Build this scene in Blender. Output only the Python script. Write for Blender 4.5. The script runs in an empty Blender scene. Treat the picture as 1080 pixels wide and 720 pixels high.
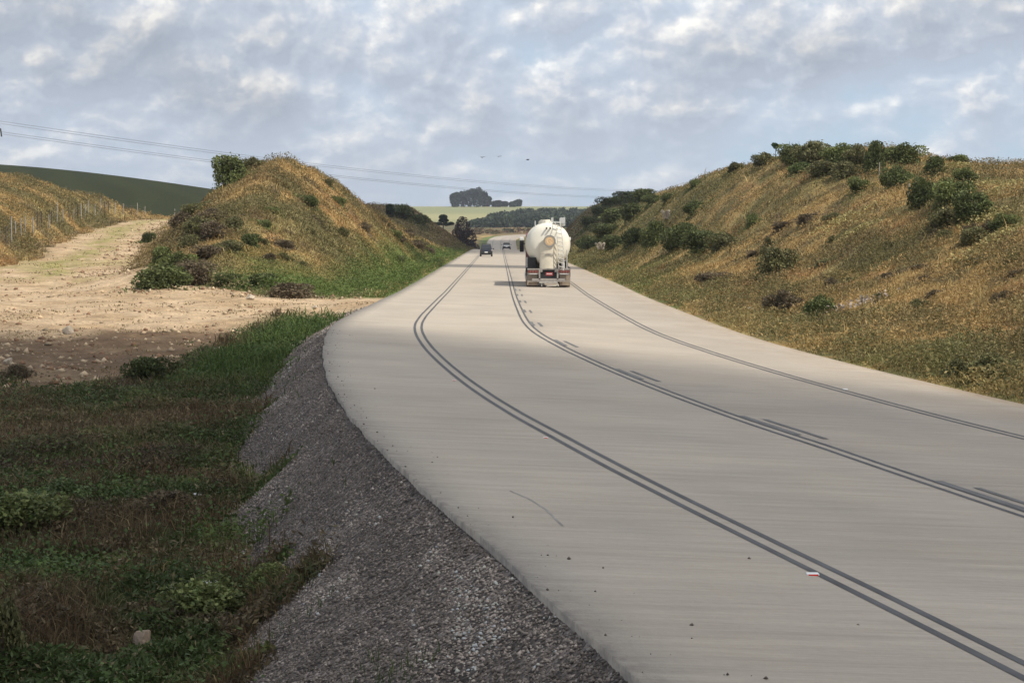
import bpy, bmesh, math, random
import numpy as np
from mathutils import Vector, Matrix
R = math.radians
rng = np.random.default_rng(7)
random.seed(7)
sc = bpy.context.scene
col = sc.collection

# ------------------------------------------------------------------ camera
FPX, CX, YH, CH = 2000.0, 540.0, 246.1, 3.0715      # focal length in photo pixels, horizon row, eye height
cam_d = bpy.data.cameras.new("camera")
cam = bpy.data.objects.new("camera", cam_d); col.objects.link(cam)
cam.location = (0, 0, CH); cam.rotation_euler = (R(90), 0, 0)
cam_d.sensor_width = 36; cam_d.lens = FPX / 1080 * 36
cam_d.shift_y = -(360 - YH) / 1080
cam_d.clip_start = 0.1; cam_d.clip_end = 20000
sc.camera = cam

# ------------------------------------------------------------------ sun and sky
SUN_EL, SUN_AZ = R(52), R(30)        # from the right, a little behind the camera
sun_dir = Vector((math.cos(SUN_EL)*math.cos(SUN_AZ), -math.cos(SUN_EL)*math.sin(SUN_AZ), math.sin(SUN_EL)))
sd = bpy.data.lights.new("sun", 'SUN'); sd.energy = 3.6; sd.angle = R(0.53); sd.color = (1.0, 0.93, 0.80)
so = bpy.data.objects.new("sun", sd); col.objects.link(so)
so.rotation_euler = sun_dir.to_track_quat('Z', 'Y').to_euler()
so.location = (60, -30, 90)
sc.view_settings.view_transform = 'Standard'
sc.view_settings.look = 'None'
sc.view_settings.exposure = 0.38
sc.view_settings.gamma = 1.0

world = bpy.data.worlds.new("World"); sc.world = world; world.use_nodes = True
nt = world.node_tree; N = nt.nodes; L = nt.links
for n in list(N): N.remove(n)
def nd(tree, t, **kw):
    n = tree.nodes.new(t)
    for k, v in kw.items():
        if k.startswith('i_'):
            key = k[2:]; key = int(key) if key.isdigit() else key.replace('_', ' ')
            n.inputs[key].default_value = v
        else: setattr(n, k, v)
    return n
def mth(tree, op, a, b=None, c=None, clamp=False):
    n = tree.nodes.new('ShaderNodeMath'); n.operation = op; n.use_clamp = clamp
    for i, v in enumerate((a, b, c)):
        if v is None: continue
        if isinstance(v, (int, float)): n.inputs[i].default_value = v
        else: tree.links.new(v, n.inputs[i])
    return n.outputs[0]
def mixc(tree, f, a, b, mode='MIX'):
    n = tree.nodes.new('ShaderNodeMix'); n.data_type = 'RGBA'; n.blend_type = mode
    for i, v in ((0, f), (6, a), (7, b)):
        if isinstance(v, (int, float)): n.inputs[i].default_value = v
        elif isinstance(v, tuple): n.inputs[i].default_value = (*v, 1) if len(v) == 3 else v
        else: tree.links.new(v, n.inputs[i])
    return n.outputs[2]
def ramp(tree, f, stops, interp='LINEAR'):
    n = tree.nodes.new('ShaderNodeValToRGB'); n.color_ramp.interpolation = interp
    e = n.color_ramp.elements
    while len(e) < len(stops): e.new(0.5)
    for s, (p, c) in zip(e, stops):
        s.position = p; s.color = (c, c, c, 1) if isinstance(c, (int, float)) else (*c, 1)
    tree.links.new(f, n.inputs[0]); return n.outputs[0]

sky = nd(nt, 'ShaderNodeTexSky', sky_type='NISHITA', sun_disc=False, sun_elevation=SUN_EL,
         sun_rotation=math.atan2(sun_dir.x, sun_dir.y), air_density=1.1, dust_density=1.5, ozone_density=1.0, altitude=900)
tc = nd(nt, 'ShaderNodeTexCoord')
sep = nd(nt, 'ShaderNodeSeparateXYZ'); L.new(tc.outputs['Generated'], sep.inputs[0])
def cloud_field(dz):
    """cumulus layer seen in perspective: direction divided by height above the horizon"""
    z = mth(nt, 'ADD', mth(nt, 'MAXIMUM', sep.outputs[2], 0.0), 0.045 + dz)
    x = mth(nt, 'DIVIDE', sep.outputs[0], z); y = mth(nt, 'DIVIDE', sep.outputs[1], z)
    v = nd(nt, 'ShaderNodeCombineXYZ'); L.new(x, v.inputs[0]); L.new(y, v.inputs[1])
    v.inputs[2].default_value = 3.7
    a = nd(nt, 'ShaderNodeTexNoise', i_Scale=1.25, i_Detail=9.0, i_Roughness=0.56, i_Distortion=0.25)
    L.new(v.outputs[0], a.inputs['Vector']); return a.outputs[0]
# second mapping: rounded heaps on the elevation scale of the picture
def heap(dx, dz, scale, detail, rough, seed):
    v = nd(nt, 'ShaderNodeCombineXYZ')
    az = mth(nt, 'ARCTAN2', sep.outputs[0], sep.outputs[1])
    L.new(mth(nt, 'ADD', az, dx), v.inputs[0])
    el = mth(nt, 'POWER', mth(nt, 'MAXIMUM', mth(nt, 'ADD', sep.outputs[2], dz), 0.001), 0.62)
    L.new(mth(nt, 'MULTIPLY', el, 0.92), v.inputs[1]); v.inputs[2].default_value = seed
    a = nd(nt, 'ShaderNodeTexNoise', i_Scale=scale, i_Detail=detail, i_Roughness=rough, i_Distortion=0.15)
    L.new(v.outputs[0], a.inputs['Vector']); return a.outputs[0]
def puff(dx, dz, seed):
    """rounded cauliflower heads: layered cell distance on the same mapping, warped by noise"""
    v = nd(nt, 'ShaderNodeCombineXYZ')
    az = mth(nt, 'ARCTAN2', sep.outputs[0], sep.outputs[1])
    L.new(mth(nt, 'ADD', az, dx), v.inputs[0])
    el = mth(nt, 'POWER', mth(nt, 'MAXIMUM', mth(nt, 'ADD', sep.outputs[2], dz), 0.001), 0.66)
    L.new(mth(nt, 'MULTIPLY', el, 0.92), v.inputs[1]); v.inputs[2].default_value = seed
    w = nd(nt, 'ShaderNodeTexNoise', noise_dimensions='2D', i_Scale=30.0, i_Detail=5.0, i_Roughness=0.6); L.new(v.outputs[0], w.inputs['Vector'])
    ws = nd(nt, 'ShaderNodeVectorMath', operation='MULTIPLY_ADD'); L.new(w.outputs['Color'], ws.inputs[0]); ws.inputs[1].default_value = (.030, .030, 0); L.new(v.outputs[0], ws.inputs[2])
    a = nd(nt, 'ShaderNodeTexVoronoi', voronoi_dimensions='2D', feature='F1', i_Scale=15.0, i_Detail=3.0, i_Roughness=0.5, i_Lacunarity=2.2, normalize=True)
    L.new(ws.outputs[0], a.inputs['Vector']); return mth(nt, 'SUBTRACT', 1.0, a.outputs['Distance'])
def density(dx, dz):
    a = heap(dx, dz, 7.0, 9.0, 0.55, 2.3); p = puff(dx, dz, 1.0)
    return mth(nt, 'ADD', mth(nt, 'MULTIPLY', a, 0.75), mth(nt, 'MULTIPLY', p, 0.38))
d0 = density(0, 0); d1 = density(-0.004, 0.0055)
h2 = heap(0, 0, 5.0, 3.0, 0.5, 7.1)
d = mth(nt, 'ADD', d0, mth(nt, 'MULTIPLY', mth(nt, 'SUBTRACT', h2, 0.5), 0.55))
cover = ramp(nt, d, [(0.46, 0.0), (0.545, 0.72), (0.64, 1.0)])
light = mth(nt, 'MULTIPLY_ADD', mth(nt, 'SUBTRACT', d0, d1), 6.6, 0.36, clamp=True)
lit = ramp(nt, light, [(0.1, (0.375, 0.42, 0.50)), (0.42, (0.465, 0.51, 0.585)), (0.66, (0.63, 0.645, 0.67)), (0.95, (0.90, 0.88, 0.84))])
thick = ramp(nt, d, [(0.52, 1.12), (0.66, 0.98), (0.82, 0.76)])
cl = mixc(nt, 1.0, lit, thick, 'MULTIPLY')
hz = ramp(nt, sep.outputs[2], [(0.0, 0.75), (0.03, 0.50), (0.07, 0.10), (0.25, 0.0)])
cl = mixc(nt, hz, cl, (0.47, 0.53, 0.61))
world.cycles.sampling_method = 'MANUAL'; world.cycles.sample_map_resolution = 256
BG = 0.10
clsc = nd(nt, 'ShaderNodeVectorMath', operation='SCALE', i_Scale=1.0 / BG); L.new(cl, clsc.inputs[0])
skysc = nd(nt, 'ShaderNodeVectorMath', operation='SCALE', i_Scale=1.0); L.new(sky.outputs[0], skysc.inputs[0])
blue = mixc(nt, 0.85, skysc.outputs[0], (3.9, 5.1, 6.4))
allc = mixc(nt, cover, blue, clsc.outputs[0])
bg = nd(nt, 'ShaderNodeBackground', i_Strength=BG); L.new(allc, bg.inputs[0])
wo = nd(nt, 'ShaderNodeOutputWorld'); L.new(bg.outputs[0], wo.inputs[0])

# ------------------------------------------------------------------ helpers
def tag(o, label=None, cat=None, group=None, kind=None):
    for k, v in (('label', label), ('category', cat), ('group', group), ('kind', kind)):
        if v: o[k] = v
    return o
def empty(name, loc, rz=0, **kw):
    o = bpy.data.objects.new(name, None); col.objects.link(o)
    o.location = loc; o.rotation_euler = (0, 0, rz); o.empty_display_size = 0.3
    return tag(o, **kw)
def link_mesh(name, me, mat, parent=None):
    o = bpy.data.objects.new(name, me); col.objects.link(o)
    if mat: me.materials.append(mat)
    if parent: o.parent = parent
    return o
def np_mesh(name, V, F, C=None, smooth=False, nper=None):
    """V (n,3), F (m,k) uniform polygons"""
    me = bpy.data.meshes.new(name); V = np.asarray(V, np.float32); F = np.asarray(F, np.int32)
    me.vertices.add(len(V)); me.vertices.foreach_set('co', V.ravel())
    m, k = F.shape
    me.loops.add(m*k); me.loops.foreach_set('vertex_index', F.ravel())
    me.polygons.add(m); me.polygons.foreach_set('loop_start', np.arange(0, m*k, k, dtype=np.int32))
    me.update(calc_edges=True)
    if smooth: me.polygons.foreach_set('use_smooth', np.ones(m, bool))
    if C is not None:
        a = me.attributes.new('col', 'FLOAT_COLOR', 'POINT')
        c4 = np.ones((len(V), 4), np.float32); c4[:, :3] = C; a.data.foreach_set('color', c4.ravel())
    return me
def smooth_obj(o): o.data.polygons.foreach_set('use_smooth', np.ones(len(o.data.polygons), bool))

_h = rng.random((256, 256)).astype(np.float64)
def vnoise(x, y):
    xi = np.floor(x).astype(int); yi = np.floor(y).astype(int); fx = x-xi; fy = y-yi
    fx = fx*fx*(3-2*fx); fy = fy*fy*(3-2*fy)
    a = _h[xi & 255, yi & 255]; b = _h[(xi+1) & 255, yi & 255]; c = _h[xi & 255, (yi+1) & 255]; dd = _h[(xi+1) & 255, (yi+1) & 255]
    return (a*(1-fx)+b*fx)*(1-fy)+(c*(1-fx)+dd*fx)*fy
def fbm(x, y, s, o=4, g=0.5):
    r = 0; a = 1; t = 0
    for i in range(o):
        r = r+a*vnoise(x/s+17.3*i, y/s-9.1*i); t += a; a *= g; s /= 2.03
    return r/t
def sst(x, a, b):
    t = np.clip((x-a)/(b-a), 0, 1); return t*t*(3-2*t)
class Tab:
    """smoothed table of one variable"""
    def __init__(s, xs, ys, w=6.0, lo=-80, hi=6000):
        s.x = np.concatenate([np.arange(lo, 1200, 1.0), np.arange(1200, hi, 20.0)])
        y = np.interp(s.x, xs, ys); n = 1200-lo
        k = max(1, int(w)); ker = np.hanning(2*k+3)[1:-1]; ker /= ker.sum()
        yy = np.pad(y[:n], k, mode='edge'); y[:n] = np.convolve(yy, ker, 'valid')[:n]; s.y = y
    def __call__(s, v): return np.interp(v, s.x, s.y)

# ------------------------------------------------------------------ road alignment
def natspl(x, xk, yk):
    n = len(xk); h = np.diff(xk); A = np.eye(n); b = np.zeros(n)
    for i in range(1, n-1):
        A[i, i-1] = h[i-1]; A[i, i] = 2*(h[i-1]+h[i]); A[i, i+1] = h[i]; b[i] = 6*((yk[i+1]-yk[i])/h[i]-(yk[i]-yk[i-1])/h[i-1])
    M = np.linalg.solve(A, b); j = np.clip(np.searchsorted(xk, x)-1, 0, n-2); dd = x-xk[j]; hh = h[j]
    return yk[j]+dd*((yk[j+1]-yk[j])/hh-hh*(2*M[j]+M[j+1])/6)+dd*dd*M[j]/2+dd**3*(M[j+1]-M[j])/(6*hh)
ky = np.array([7., 13., 20., 28., 38., 48., 58., 72., 100., 160., 440.])
kx = np.array([3.8099, 2.6618, 1.2826, -.0512, -1.2922, -2.2502, -2.8627, -3.1553, -3.4286, -3.8366, -5.5702])
yy = np.exp(np.linspace(math.log(7), math.log(440), 300))
cxs = natspl(np.log(yy), np.log(ky), kx)
pre_y = np.array([-70, -55, -40, -25, -12, 0.]); pre_x = np.array([34., 26., 18.6, 12.4, 8.1, 5.15])
far = [(520, -6.3), (620, -7.2), (720, -7.9), (800, -8.4), (860, -8.7), (900, -8.3), (935, -6.0), (965, -1.0), (990, 7), (1012, 20), (1028, 36), (1040, 56)]
py_ = np.concatenate([pre_y, yy, [a for a, b in far]]); px_ = np.concatenate([pre_x, cxs, [b for a, b in far]])
# smooth polyline by arclength
seg = np.concatenate([[0], np.cumsum(np.hypot(np.diff(px_), np.diff(py_)))])
S = np.concatenate([np.arange(0, 600, 0.5), np.arange(600, seg[-1], 2.0)])
RX = np.interp(S, seg, px_); RY = np.interp(S, seg, py_)
def sm(a, k):
    p = np.pad(a, k, mode='reflect', reflect_type='odd'); ker = np.hanning(2*k+3)[1:-1]; ker /= ker.sum(); return np.convolve(p, ker, 'valid')
RX = sm(RX, 5); RY = sm(RY, 5)
tx = np.gradient(RX); ty = np.gradient(RY); tl = np.hypot(tx, ty); NX, NY = ty/tl, -tx/tl
bank_t = np.interp(np.log(np.maximum(RY, 1)/2000), np.log([.005, .012, .025, .06]), [-.0751, -.0551, -.0468, -.0157])
z0_t = np.interp(np.log(np.maximum(RY, 1)/2000), np.log([.006, .012, .025, .05]), [.4996, .51, .3551, 0])
zprof = Tab([-80, 360, 400, 470, 550, 640, 700, 740, 780, 860, 950, 1000, 1100, 1400], [0, 0, -.25, -1.7, -3.6, -4.9, -4.6, -4.1, -3.1, -0.5, 1.75, 2.6, 3.4, 7], 22)
z0_t = z0_t+zprof(RY)
OW, OL, OC, OR, OE = -2.466, 0.0, 3.5, 7.391, 10.386
def road_pt(i, o, dz=0.0):
    return np.stack([RX[i]+NX[i]*o, RY[i]+NY[i]*o, z0_t[i]+bank_t[i]*o+dz+0*RX[i]], -1)
mono = np.arange(len(S))[RY < 985]
def edge_tab(o):
    p = road_pt(mono, o); k = np.argsort(p[:, 1]); return p[k, 1], p[k, 0], p[k, 2]
_w = edge_tab(OW); _e = edge_tab(OE); _m = edge_tab(4.0)
XW = lambda y: np.interp(y, _w[0], _w[1]); ZW = lambda y: np.interp(y, _w[0], _w[2])
XE = lambda y: np.interp(y, _e[0], _e[1]); ZE = lambda y: np.interp(y, _e[0], _e[2])

# ------------------------------------------------------------------ terrain heights
T_zl = Tab([-80, 0, 42, 55, 68, 80, 86, 120, 220, 240, 300, 400, 520, 640, 760, 950, 1050, 1300, 1600, 2000, 2300, 3500, 6000],
           [-.8, -.75, -.75, -.62, -.35, -.02, .05, 1.15, 4.6, 4.9, 3.5, 0, -3, -5.5, -5, 1.8, 3.6, 8.5, 19.5, 31.6, 30, 0, -60], 5)
T_road = Tab([-80, 360, 550, 640, 740, 780, 860, 950, 1050, 1300, 1600, 2000, 2300, 3500, 6000],
             [0, 0, -3.6, -4.9, -4.1, -3.1, -.5, 1.8, 3.6, 8.5, 19.5, 31.6, 30, 0, -60], 18)
T_m1 = Tab([84, 92, 104, 118, 132, 146, 160, 182, 215, 250, 285, 310, 335], [0, .7, 2.9, 5.6, 7.6, 8.9, 8.5, 7.0, 5.6, 4.4, 2.8, 1.2, 0], 5)
T_m1x = Tab([80, 110, 145, 180, 250, 320], [-14, -14.8, -17.2, -16.6, -16.6, -17], 10)
T_foot = Tab([60, 100, 120, 150, 195, 215, 235, 260], [-29.5, -30.5, -32, -37, -43, -44.8, -44.5, -42], 6)
T_m0 = Tab([92, 105, 120, 150, 185, 205, 222, 236, 250], [0, 1.8, 3.4, 4.6, 5.4, 5.2, 3.6, 1.6, 0], 5)
T_m2 = Tab([335, 360, 395, 425, 470, 530, 600], [0, 4.5, 8.6, 9.0, 7.2, 3.5, 0], 12)
T_r = Tab([-80, 0, 30, 60, 80, 100, 120, 150, 175, 200, 250, 290, 325, 350, 385, 410, 450, 500, 560], [1, 2.2, 3.2, 4.2, 5.0, 6.0, 7.2, 9.6, 9.8, 9.4, 8.6, 8.2, 6.6, 6.8, 9.6, 10.2, 8.2, 3.0, 0], 8)
T_rw = Tab([-80, 60, 100, 130, 160, 220, 300, 400, 520], [16, 17, 20, 18, 16, 15.5, 15, 14.5, 12], 10)
def toeW(y): return 1.55+0.55*(vnoise(y/5.0, y*0+3.3)-.5)*2*sst(y, 60, 20)+0.25*(vnoise(y/1.7, y*0+9)-.5)-0.5*sst(y, 55, 75)+.45*sst(y, 21, 14)
def H(X, Y, fine=True):
    X = np.asarray(X, float); Y = np.asarray(Y, float)
    xw, xe = XW(Y), XE(Y); zw, ze = ZW(Y), ZE(Y)
    oW = xw-X; oE = X-xe
    # ---- left side
    zleft_lane = T_zl(Y)
    zroad = T_road(Y)+np.interp(Y, [0, 60, 110], [0, .0, .0])
    bl = sst(oW, 9, 20)
    base = np.where(Y > 86, (zw-.04)*(1-bl)+zleft_lane*bl, zleft_lane)
    k = sst(Y, 74, 88); nearb = zleft_lane; farb = (zw-.04)*(1-bl)+zleft_lane*bl
    base = nearb*(1-k)+farb*k
    tw = toeW(Y)
    sh = np.clip(oW/np.maximum(tw, .3), 0, 1); sh = sh+0.12*np.sin(sh*np.pi)*0
    left = (zw-.05)*(1-sh)+base*sh
    # mound 1
    P = T_m1(Y); xr = T_m1x(Y); toe = xw-1.6
    right_f = np.clip((toe-X)/np.maximum(toe-xr, 1), 0, 1); left_f = np.clip((X-(xr-10.5))/9.5, 0, 1)
    wob = (fbm(X, Y, 9, 3)-.5)
    f = np.minimum(right_f**0.92, left_f*left_f*(3-2*left_f)); f = f-0.10*np.exp(-((f-1)/.18)**2)
    m1 = P*f*1.08*(1+.16*wob*sst(f, 0, .3))
    top1 = np.where(m1 > 0, (zw-.05)+m1*1.02-.25, -99.)
    left = np.where(Y > 84, .5*(left+top1+np.sqrt((left-top1)**2+.25*sst(m1, 0, .5))), left)
    # mound 0
    dft = T_foot(Y)-X
    pl0 = T_m0(Y); m0 = pl0*(1-np.exp(-np.clip(dft, 0, None)/3.8))*(1+.2*wob)
    left = left+m0
    # mound 2
    P2 = T_m2(Y); toe2 = xw-1.5; r2 = np.clip((toe2-X)/12.5, 0, 1); l2 = np.clip((X+60)/28, 0, 1)
    left = left+P2*np.minimum(r2**.95, l2)*(1+.22*wob)
    # green hill
    gh = 34*np.exp(-((X+215)/185.0)**2*np.where(X > -215, 1, .2))*np.exp(-((Y-680)/170.0)**2)
    left = left+gh*sst(-X, 30, 90)
    # ---- right side
    Pr = T_r(Y); wr = T_rw(Y); dr = np.clip((oE-.5)/wr, 0, None)
    fr = np.where(dr < 1, dr-0.09*np.sin(dr*2*np.pi), 1-.10*np.clip(dr-1, 0, 1.5)*sst(dr, 1, 1.5))
    fr = np.minimum(fr, 1.0)
    gully = 1-.28*np.exp(-((Y-118-oE*.8)/7.0)**2)*sst(oE, 4, 12)*0
    rb = np.interp(Y, [-80, 900, 1050], [0, 0, 1])
    right = (ze-.05)*(1-sst(oE, 5, 30)*0)+Pr*fr*(1+.20*wob*sst(dr, .1, .6))*gully
    # far ground blends the road level to the open country
    kf = sst(np.maximum(oW, oE), 6, 40)*sst(Y, 520, 760)
    right = right*(1-kf)+T_road(Y)*kf+0*right
    z = np.where(oW > 0, left, np.where(oE > 0, right, 0))
    # under the road
    i0 = (oW <= 0) & (oE <= 0)
    tt = np.clip((X-xw)/np.maximum(xe-xw, 1), 0, 1); zr = zw*(1-tt)+ze*tt
    depth = .05+.35*np.clip(np.minimum(-oW, -oE)/.35, 0, 1)
    z = np.where(i0, zr-depth, z)
    fy = sst(Y, 965, 1010); z = z*(1-fy)+(T_road(Y)-.5*0)*fy
    dmin = np.maximum(np.maximum(oW, oE), 0)
    # broad roll of the open country
    z = z+sst(Y, 1000, 1500)*(fbm(X, Y, 500, 3)-.5)*7*(1-sst(Y, 1700, 1900)*.8)
    z = z+sst(Y, 700, 950)*sst(np.abs(X+2), 14, 60)*(fbm(X, Y, 60, 3)-.35)*2.2*(1-sst(Y, 1100, 1300))
    if fine:
        bankm = np.clip(m1/2, 0, 1)+np.clip(m0/2, 0, 1)+np.clip(Pr*fr/2, 0, 1)*(oE > 0)+np.clip(P2*r2/2, 0, 1)*(oW > 0)
        bankm = np.clip(bankm, 0, 1)
        z = z+bankm*((fbm(X, Y, 3.2, 4)-.5)*.8+(fbm(X, Y, 7, 3)-.5)*.7)
        z = z+sst(dmin, .15, 1.2)*(fbm(X, Y, .9, 4)-.5)*.16*(1-sst(Y, 150, 400))
        z = z+sst(oW, tw*.9, tw+1.5)*(fbm(X, Y, 2.5, 3)-.5)*.35*(1-sst(Y, 120, 200))
    return z
def hit(px, py, ymin=8, ymax=2300, n=6000):
    Y = np.exp(np.linspace(math.log(ymin), math.log(ymax), n)); X = (px-CX)*Y/FPX; z = CH-(py-YH)*Y/FPX
    h = H(X, Y); k = np.nonzero(h >= z)[0]
    i = k[0] if len(k) else int(np.argmax((h-z)/Y))
    return float(X[i]), float(Y[i]), float(h[i])
def hz_(x, y): return float(H(np.array([x]), np.array([y]))[0])

# ------------------------------------------------------------------ terrain colours (albedo) and regions
def c3(a): return np.array(a, float)
def lerp(a, b, t): return a+(b-a)*t[..., None]
STRAW, OCHRE, RUST, OLIVE, GREEN, DGREEN, BROWN, PALE = map(c3, [(.48, .350, .160), (.37, .250, .105), (.32, .175, .080), (.19, .165, .066), (.105, .150, .042), (.055, .075, .028), (.115, .080, .048), (.46, .39, .18)])
DIRT, DIRT2, MUD = c3((.48, .355, .23)), c3((.37, .26, .155)), c3((.14, .088, .052))
def lane_mask(X, Y):
    xw = XW(Y)
    le = T_foot(Y)+1.0; re = np.interp(Y, [84, 90, 100, 138, 205, 222, 240], [-9, -13, -20.5, -27, -37.0, -38.6, -38.5])
    n = (fbm(X, Y, 2.5, 3)-.5)*2.4
    lane = sst(X-le+n, -.6, .6)*sst(re-X+n, -.6, .6)*sst(Y, 80, 86)*(1-sst(Y, 250, 262))
    junc = sst(Y+(fbm(X, Y, 5, 3)-.5)*5+1.5*sst(xw-X, 3, 12)*0, 62, 68)*(1-sst(Y+n*.8, 86.5, 90))*sst(xw-X, -1, -.5)
    junc = junc*sst(X+n, -60, -55)*(1-sst(xw-X, 0, .1)*(1-sst(Y, 73, 75)))+0
    yard = sst(Y+(fbm(X, Y, 6, 3)-.5)*9, 43, 48)*(1-sst(Y, 84, 90))*sst(-X+n*.5, 8.6, 10.5)
    j2 = sst(Y, 73, 77)*(1-sst(Y+n*.6, 86, 89))*sst(xw-X, -.2, .2)
    return np.clip(np.maximum(np.maximum(lane, yard), j2), 0, 1)
def colour(X, Y):
    xw, xe = XW(Y), XE(Y); oW, oE = xw-X, X-xe
    n1 = fbm(X, Y, 6, 4); n2 = fbm(X+90, Y-40, 2.2, 4); n3 = fbm(X-30, Y+70, 14, 3); n4 = fbm(X*1.0, Y*.5+11, .8, 3)
    # banks
    g = lerp(OCHRE, STRAW, sst(.5*n1+.5*n2+.5*(n4-.5), .38, .62)); g = lerp(g, RUST, sst(.5*n2+.5*n1+.3*(n3-.5), .47, .60)*.75)
    g = lerp(g, OLIVE, sst(.5*n3+.5*n2+.4*(n4-.5), .45, .60)*.8); g = lerp(g, BROWN, sst(n4+.5*(n2-.5), .56, .72)*.7)
    sc2 = fbm(X*1.0-14, Y*.8+33, 2.6, 4); g = lerp(g, lerp(c3((.085, .085, .034)), c3((.15, .125, .055)), n4), sst(sc2+.35*(n3-.5), .55, .63)*.8); g = lerp(g, PALE*.9, sst(fbm(X+71, Y-12, 1.7, 3), .68, .76)*.5)
    # right bank: green strip at the toe and up under the shrubs
    tg = (1-sst(oE+(n1-.5)*6, .8, 3.5+1.5*sst(Y, 90, 130)))*(oE > 0)*(.45+.55*sst(Y, 60, 110)); g = lerp(g, lerp(OLIVE, GREEN, sst(n2, .4, .7)), tg*.75*sst(n2, .25, .5))
    far_r = sst(Y, 135, 170)*(oE > 0)*(1-sst(oE+(n1-.5)*10, 12, 19)); g = lerp(g, lerp(OLIVE, DGREEN, n2), far_r*.62)
    # left mound: bright green foot
    lg = ((oW > 0) & (Y > 84))*(1-sst(Y+(n1-.5)*22+np.clip(oW-4, 0, 20)*1.0, 95, 107))*sst(-X, 0, 4)*(1-sst(oW+(n2-.5)*5, 13, 17))
    lg = np.maximum(lg, ((oW > 0) & (Y > 84))*(1-sst(oW+(n2-.5)*3, 2.2, 4.6)))
    g = lerp(g, lerp(GREEN, c3((.10, .155, .035)), n4), lg*.9)
    lo = (oW > 0)*sst(Y, 86, 92)*(1-sst(Y, 170, 190))*sst(oW+(n1-.5)*6+(Y-130)*.03, 9, 14)*(T_foot(Y) < X-6); g = lerp(g, lerp(OLIVE, BROWN, n2), lo*.7)
    # second mounds: browner
    m2 = sst(Y, 300, 345)*(1-sst(Y, 700, 900)); g = lerp(g, lerp(BROWN, OLIVE*.7, sst(n2, .4, .6)), m2*.82)
    # lower left flat
    ll = (oW > 0)*(1-sst(Y, 70, 84)); flat = lerp(lerp(BROWN*1.15, OLIVE*.8, sst(n1, .4, .6)), DGREEN*1.1, sst(n2, .45, .65)*.5); g = lerp(g, flat, ll)
    # dirt
    D = lane_mask(X, Y)
    dc = lerp(DIRT, DIRT2, sst(n2, .38, .62)*.8); dc = lerp(dc, OLIVE*1.5, sst(n1, .56, .66)*.5*sst(Y, 92, 105))
    # grassy crown between the wheel tracks
    mid = (T_foot(Y)+np.interp(Y, [84, 100, 138, 205, 240], [-9, -20.5, -27, -37, -38.5]))/2
    dc = lerp(dc, OLIVE*1.5, np.exp(-((X-mid+(n1-.5)*3)/1.1)**2)*sst(Y, 95, 110)*sst(n4, .3, .5)*.95)
    mudm = (1-sst(Y+(n1-.5)*10-(-X-12)*.08, 64, 70)); dc = lerp(dc, lerp(MUD, DIRT2*.6, sst(n4, .45, .75)), mudm*.9)
    g = lerp(g, dc, D)
    # far country
    ff = sst(Y, 940, 1000); fc = lerp(c3((.20, .135, .065)), c3((.105, .10, .045)), sst(n3, .4, .6)*0+sst(fbm(X, Y, 30, 3), .4, .6))
    fld = sst(Y+(fbm(X, Y, 90, 2)-.5)*60, 1330, 1400); strip = (fbm(X*.12, Y, 110, 2))
    fc = lerp(fc, lerp(c3((.32, .30, .15)), c3((.24, .245, .125)), sst(strip, .4, .6)), fld)
    g = lerp(g, fc, ff)
    gh = sst(-X, 55+0*X, 75)*sst(Y, 330, 400)*(1-sst(Y, 1000, 1100)); hg = lerp(c3((.042, .050, .008)), c3((.060, .068, .012)), fbm(X, Y, 25, 3)*.5+.5*sst(np.sin(X*.35+Y*.12+fbm(X, Y, 40, 2)*6), -.2, .6)); g = lerp(g, hg, gh)
    gv = ((oW > -1) & (oW < toeW(Y)+.25*(n4-.5)))*(1-sst(Y, 72, 78)); g = lerp(g, c3((.165, .138, .122))*np.ones_like(g), gv*1.0)
    return g, gv*1.0, D

ylist = [-70.0]
while ylist[-1] < 6000:
    y = ylist[-1]
    st = 3.0 if y < 4 else max(0.10, 0.0052*(y+6)) if y < 450 else 0.012*y
    if y < 7: st = min(st, max(.25, (12-y)*.3))
    ylist.append(y+st)
ys = np.array(ylist); U = np.concatenate([-np.geomspace(6, .36, 26), np.linspace(-.345, .345, 430), np.geomspace(.36, 6, 26)])
YY, UU = np.meshgrid(ys, U, indexing='ij')
scale_y = np.where(YY > 9, YY, 9+(9-YY)*.35)
XX = UU*scale_y
ZZ = H(XX, YY)
colr, gv_, D_ = colour(XX.ravel(), YY.ravel())
nr, nc = XX.shape
idx = np.arange(nr*nc).reshape(nr, nc)
quads = np.stack([idx[:-1, :-1], idx[:-1, 1:], idx[1:, 1:], idx[1:, :-1]], -1).reshape(-1, 4)
Vt = np.stack([XX, YY, ZZ], -1).reshape(-1, 3)
cen = Vt[quads].mean(1)
cxm, cym = cen[:, 0], cen[:, 1]
oWc, oEc = XW(cym)-cxm, cxm-XE(cym)
Dc = D_[quads].mean(1)
reg = np.zeros(len(quads), int)                                   # ground
reg[(oEc > .4) & (cym < 335) & (cym > -60)] = 3
reg[(oEc > .4) & (cym >= 335) & (cym < 560) & (oEc < 60)] = 4
reg[(oWc > 1.4) & (T_m1(cym) > .05) & (cxm > T_m1x(cym)-10.5)] = 5
reg[(T_foot(cym)-cxm > 0) & (T_m0(cym) > .05) & (cxm > -200)] = 6
reg[(oWc > 1.4) & (cym >= 335) & (cym < 600) & (cxm > -60)] = 7
reg[(cxm < -60) & (cym > 330) & (cym < 1000)] = 8
reg[(cym > 1000)] = 9
reg[(Dc > .5)] = 2
reg[(gv_[quads].mean(1) > .5) & (cym < 78)] = 1
reg[(oWc <= 0) & (oEc <= 0) & (cym < 985)] = 0

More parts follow.
